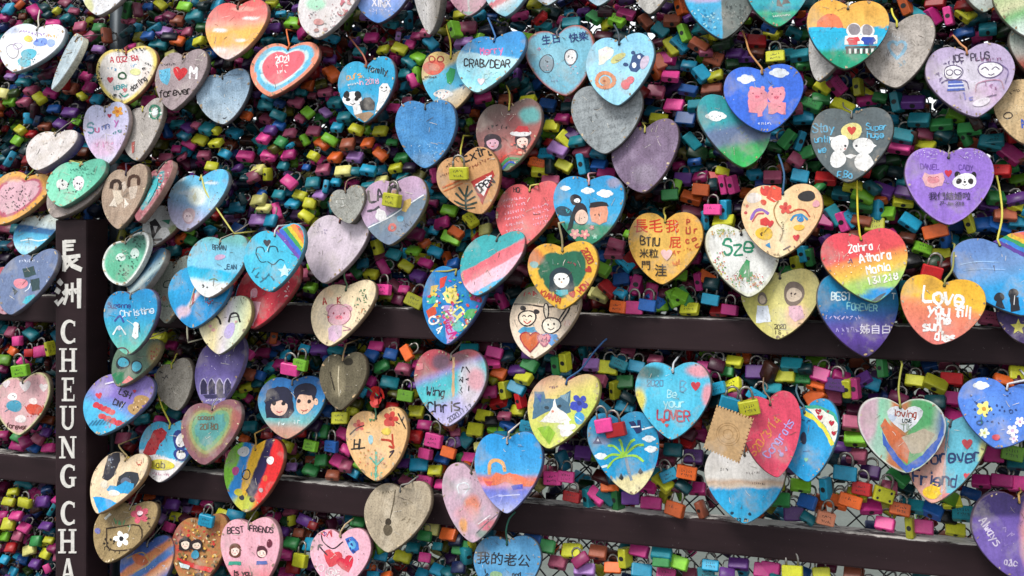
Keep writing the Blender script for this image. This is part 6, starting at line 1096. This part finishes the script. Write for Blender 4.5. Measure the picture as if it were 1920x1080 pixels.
names = {}
def lock_label(L):
    ds = sorted(HEARTS, key=lambda h: math.hypot(h.cpx[0] - L.px, h.cpx[1] - L.py) - 20)
    h = ds[0]; dx, dy = L.px - h.cpx[0], L.py - h.cpx[1]; col = LC[L.c][1]
    if L.kind == 'o': rel = 'hanging in front of'
    elif dy < -abs(dx) * .8: rel = 'above'
    elif dy > abs(dx) * .8: rel = 'below'
    else: rel = 'beside'
    look = 'upended ' if abs(L.roll) >= 70 else ('tilted ' if abs(L.roll) > 25 else '')
    for cand in (f'{look}{col} padlock {rel} the {h.short}', f'{look}{col} padlock between the {h.short} and the {ds[1].short}', f'{look}{col} padlock between the {h.short} and the {ds[2].short}'):
        if len(cand.split()) <= 16 and cand not in names: break
    names[cand] = 1; return cand
for i, L in enumerate(SINGLE):
    R = rot(L.roll, L.yaw, L.pitch); s = random.uniform(.92, 1.08)
    root = link(bpy.data.objects.new('padlock', None)); root.matrix_world = Matrix.Translation(L.p) @ R.to_4x4() @ Matrix.Diagonal((s * random.uniform(.88, 1.1), s * random.uniform(.9, 1.2), s * random.uniform(.92, 1.18), 1))
    tag(root, lock_label(L), 'padlock', 'padlocks crowded on the fence')
    b = link(bpy.data.objects.new('body', me_b), root); b.color = (*np.clip(lin(LC[L.c][0]) * random.choice((.65, .9, 1.1, 1.25, 1.35)), 0, .9), 1)
    link(bpy.data.objects.new('shackle', me_s if L.kind in 'of' else me_n), root); link(bpy.data.objects.new('keyhole', me_k), root)
    if L.px > 1600 and L.c == 'y' and L.kind == 'f' and L.py < 1000: link(bpy.data.objects.new('inscription', me_dots), root)
    elif (L.kind in 'of' and random.random() < .6) or random.random() < .12: link(bpy.data.objects.new('inscription', random.choice(me_w)), root)

# the uncounted rest of the padlocks, several layers deep on both sides of the wires: one mass
P_, R_, C_, HID = [], [], [], []
def add_mass(p, R, col, hid=False): P_.append(p); R_.append(np.array(R)); C_.append(col); HID.append(hid)
def density(px, py):
    if py > 1005 + .11 * (px - 1000) - 12: return .95 if px < 560 else (.75 if px < 900 else .40)
    if py > 830 and px > 940: return .44 if px > 1450 else .54
    if px > 1330 and py < 330: return .94
    if 950 < px < 1300 and py < 75: return .88
    if px > 1500: return .92
    return 1.0
MIXL = 'yyyelllgttttttcccccbbbnppppvmmmkkkdddddoowwrrx'; MIXR = 'yyllgggggttttttccbbnnpppmmkddwwworx'
def pick(px, py):
    return lin(LC[random.choice(MIXR if (px > 1300 and py < 600) else MIXL)][0]) * random.choice((.1, .16, .25, .38, .52, .68, .85, 1.0, 1.05)) * random.uniform(.9, 1.08)
for L in MORE:
    add_mass(L.p, rot(L.roll, L.yaw, L.pitch), lin(LC[L.c][0]) * random.uniform(.8, 1.1))
exa = np.array(ex_px)
gx, gz = .0262, .0186
nz = int((1.93 - .66) / gz); nx = int((.72 + 2.25) / gx)
for layer, (yc, keep) in enumerate(((-.032, .55), (-.070, .55), (.024, 1.0), (.044, 1.0), (.062, .65))):
    for j in range(nz):
        for i in range(nx):
            x = -2.25 + (i + .5 * (j % 2) + random.uniform(-.28, .28)) * gx; z = .66 + (j + random.uniform(-.25, .25) + layer * .37) * gz
            y = yc + random.uniform(-.008, .008)
            px, py, t = project((x, y, z))
            dn = density(px, py)
            if layer >= 2: dn = dn ** 3
            if random.random() > keep * dn: continue
            if abs(x - pp.x) < .034 and y < .01: continue
            if PX0 - .02 < x < PX1 + .02 and y < -.05: continue
            if layer < 2:
                lim = rear_limit(px, py, 12)
                if y < lim: 
                    y = lim
                    if y > -.02: continue
                    if layer == 1: continue
                if layer == 1 and -60 < px < 1980 and len(exa) and np.min(np.abs(exa[:, 0] - px) + 1.4 * np.abs(exa[:, 1] - py)) < 24: continue
                if not rail_clear(Vector((x, y, z))): continue
            rl = random.gauss(4, 13); pt = random.uniform(22, 60); yw = random.gauss(-3, 14)
            q = random.random()
            if q < .12: rl = random.choice((-1, 1)) * random.uniform(60, 95); pt = random.uniform(40, 80)
            elif q < .25: rl = random.uniform(-45, 45)
            if layer == 2: yw += 180
            add_mass(Vector((x, y, z)), rot(rl, yw, pt), pick(px, py), layer >= 2)
def mass():
    b0 = lock_body(n=2, rr=.0018); s0 = lock_shackle(hs=.0085, r=.0017, n=4, seg=4); k0 = lock_key(n=6)
    tv = np.array(b0[0] + s0[0] + k0[0]); nb, ns_ = len(b0[0]), len(s0[0])
    tt = np.array(list(b0[1]) + [tuple(i + nb for i in t) for t in s0[1]] + [tuple(i + nb + ns_ for i in t) for t in k0[1]])
    P = np.array([tuple(p) for p in P_]); R = np.array(R_); n = len(P)
    sc = rng.uniform(.9, 1.08, (n, 1, 1)) * np.stack([rng.uniform(.78, 1.14, n), rng.uniform(.85, 1.25, n), rng.uniform(.9, 1.2, n)], 1)[:, None, :] * rng.choice([.66, .84, .9, .9, .92, .95, 1.02], n)[:, None, None]
    V = np.einsum('nij,nvj->nvi', R, tv[None] * sc) + P[:, None, :]
    T = tt[None] + (np.arange(n) * len(tv))[:, None, None]
    C = np.ones((n, len(tv), 4), np.float32); C[:, :nb, :3] = np.array(C_)[:, None, :]; C[:, nb:nb + ns_, :3] = (.2, .19, .18); C[:, nb + ns_:, :3] = .012
    V = V.reshape(-1, 3).astype(np.float32); T = T.reshape(-1, 3).astype(np.int32)
    me = bpy.data.meshes.new('padlock_mass'); me.vertices.add(len(V)); me.vertices.foreach_set('co', V.ravel())
    me.loops.add(T.size); me.loops.foreach_set('vertex_index', T.ravel()); me.polygons.add(len(T)); me.polygons.foreach_set('loop_start', np.arange(0, T.size, 3, dtype=np.int32))
    me.update(calc_edges=True); me.validate()
    a = me.color_attributes.new('Col', 'FLOAT_COLOR', 'POINT'); a.data.foreach_set('color', C.ravel())
    me.materials.append(LOCKA)
    o = link(bpy.data.objects.new('padlock_mass', me)); tag(o, 'dense mass of small coloured padlocks covering the chain-link fence', 'padlocks', kind='stuff')
    print('mass locks', n, 'tris', len(T))
mass()
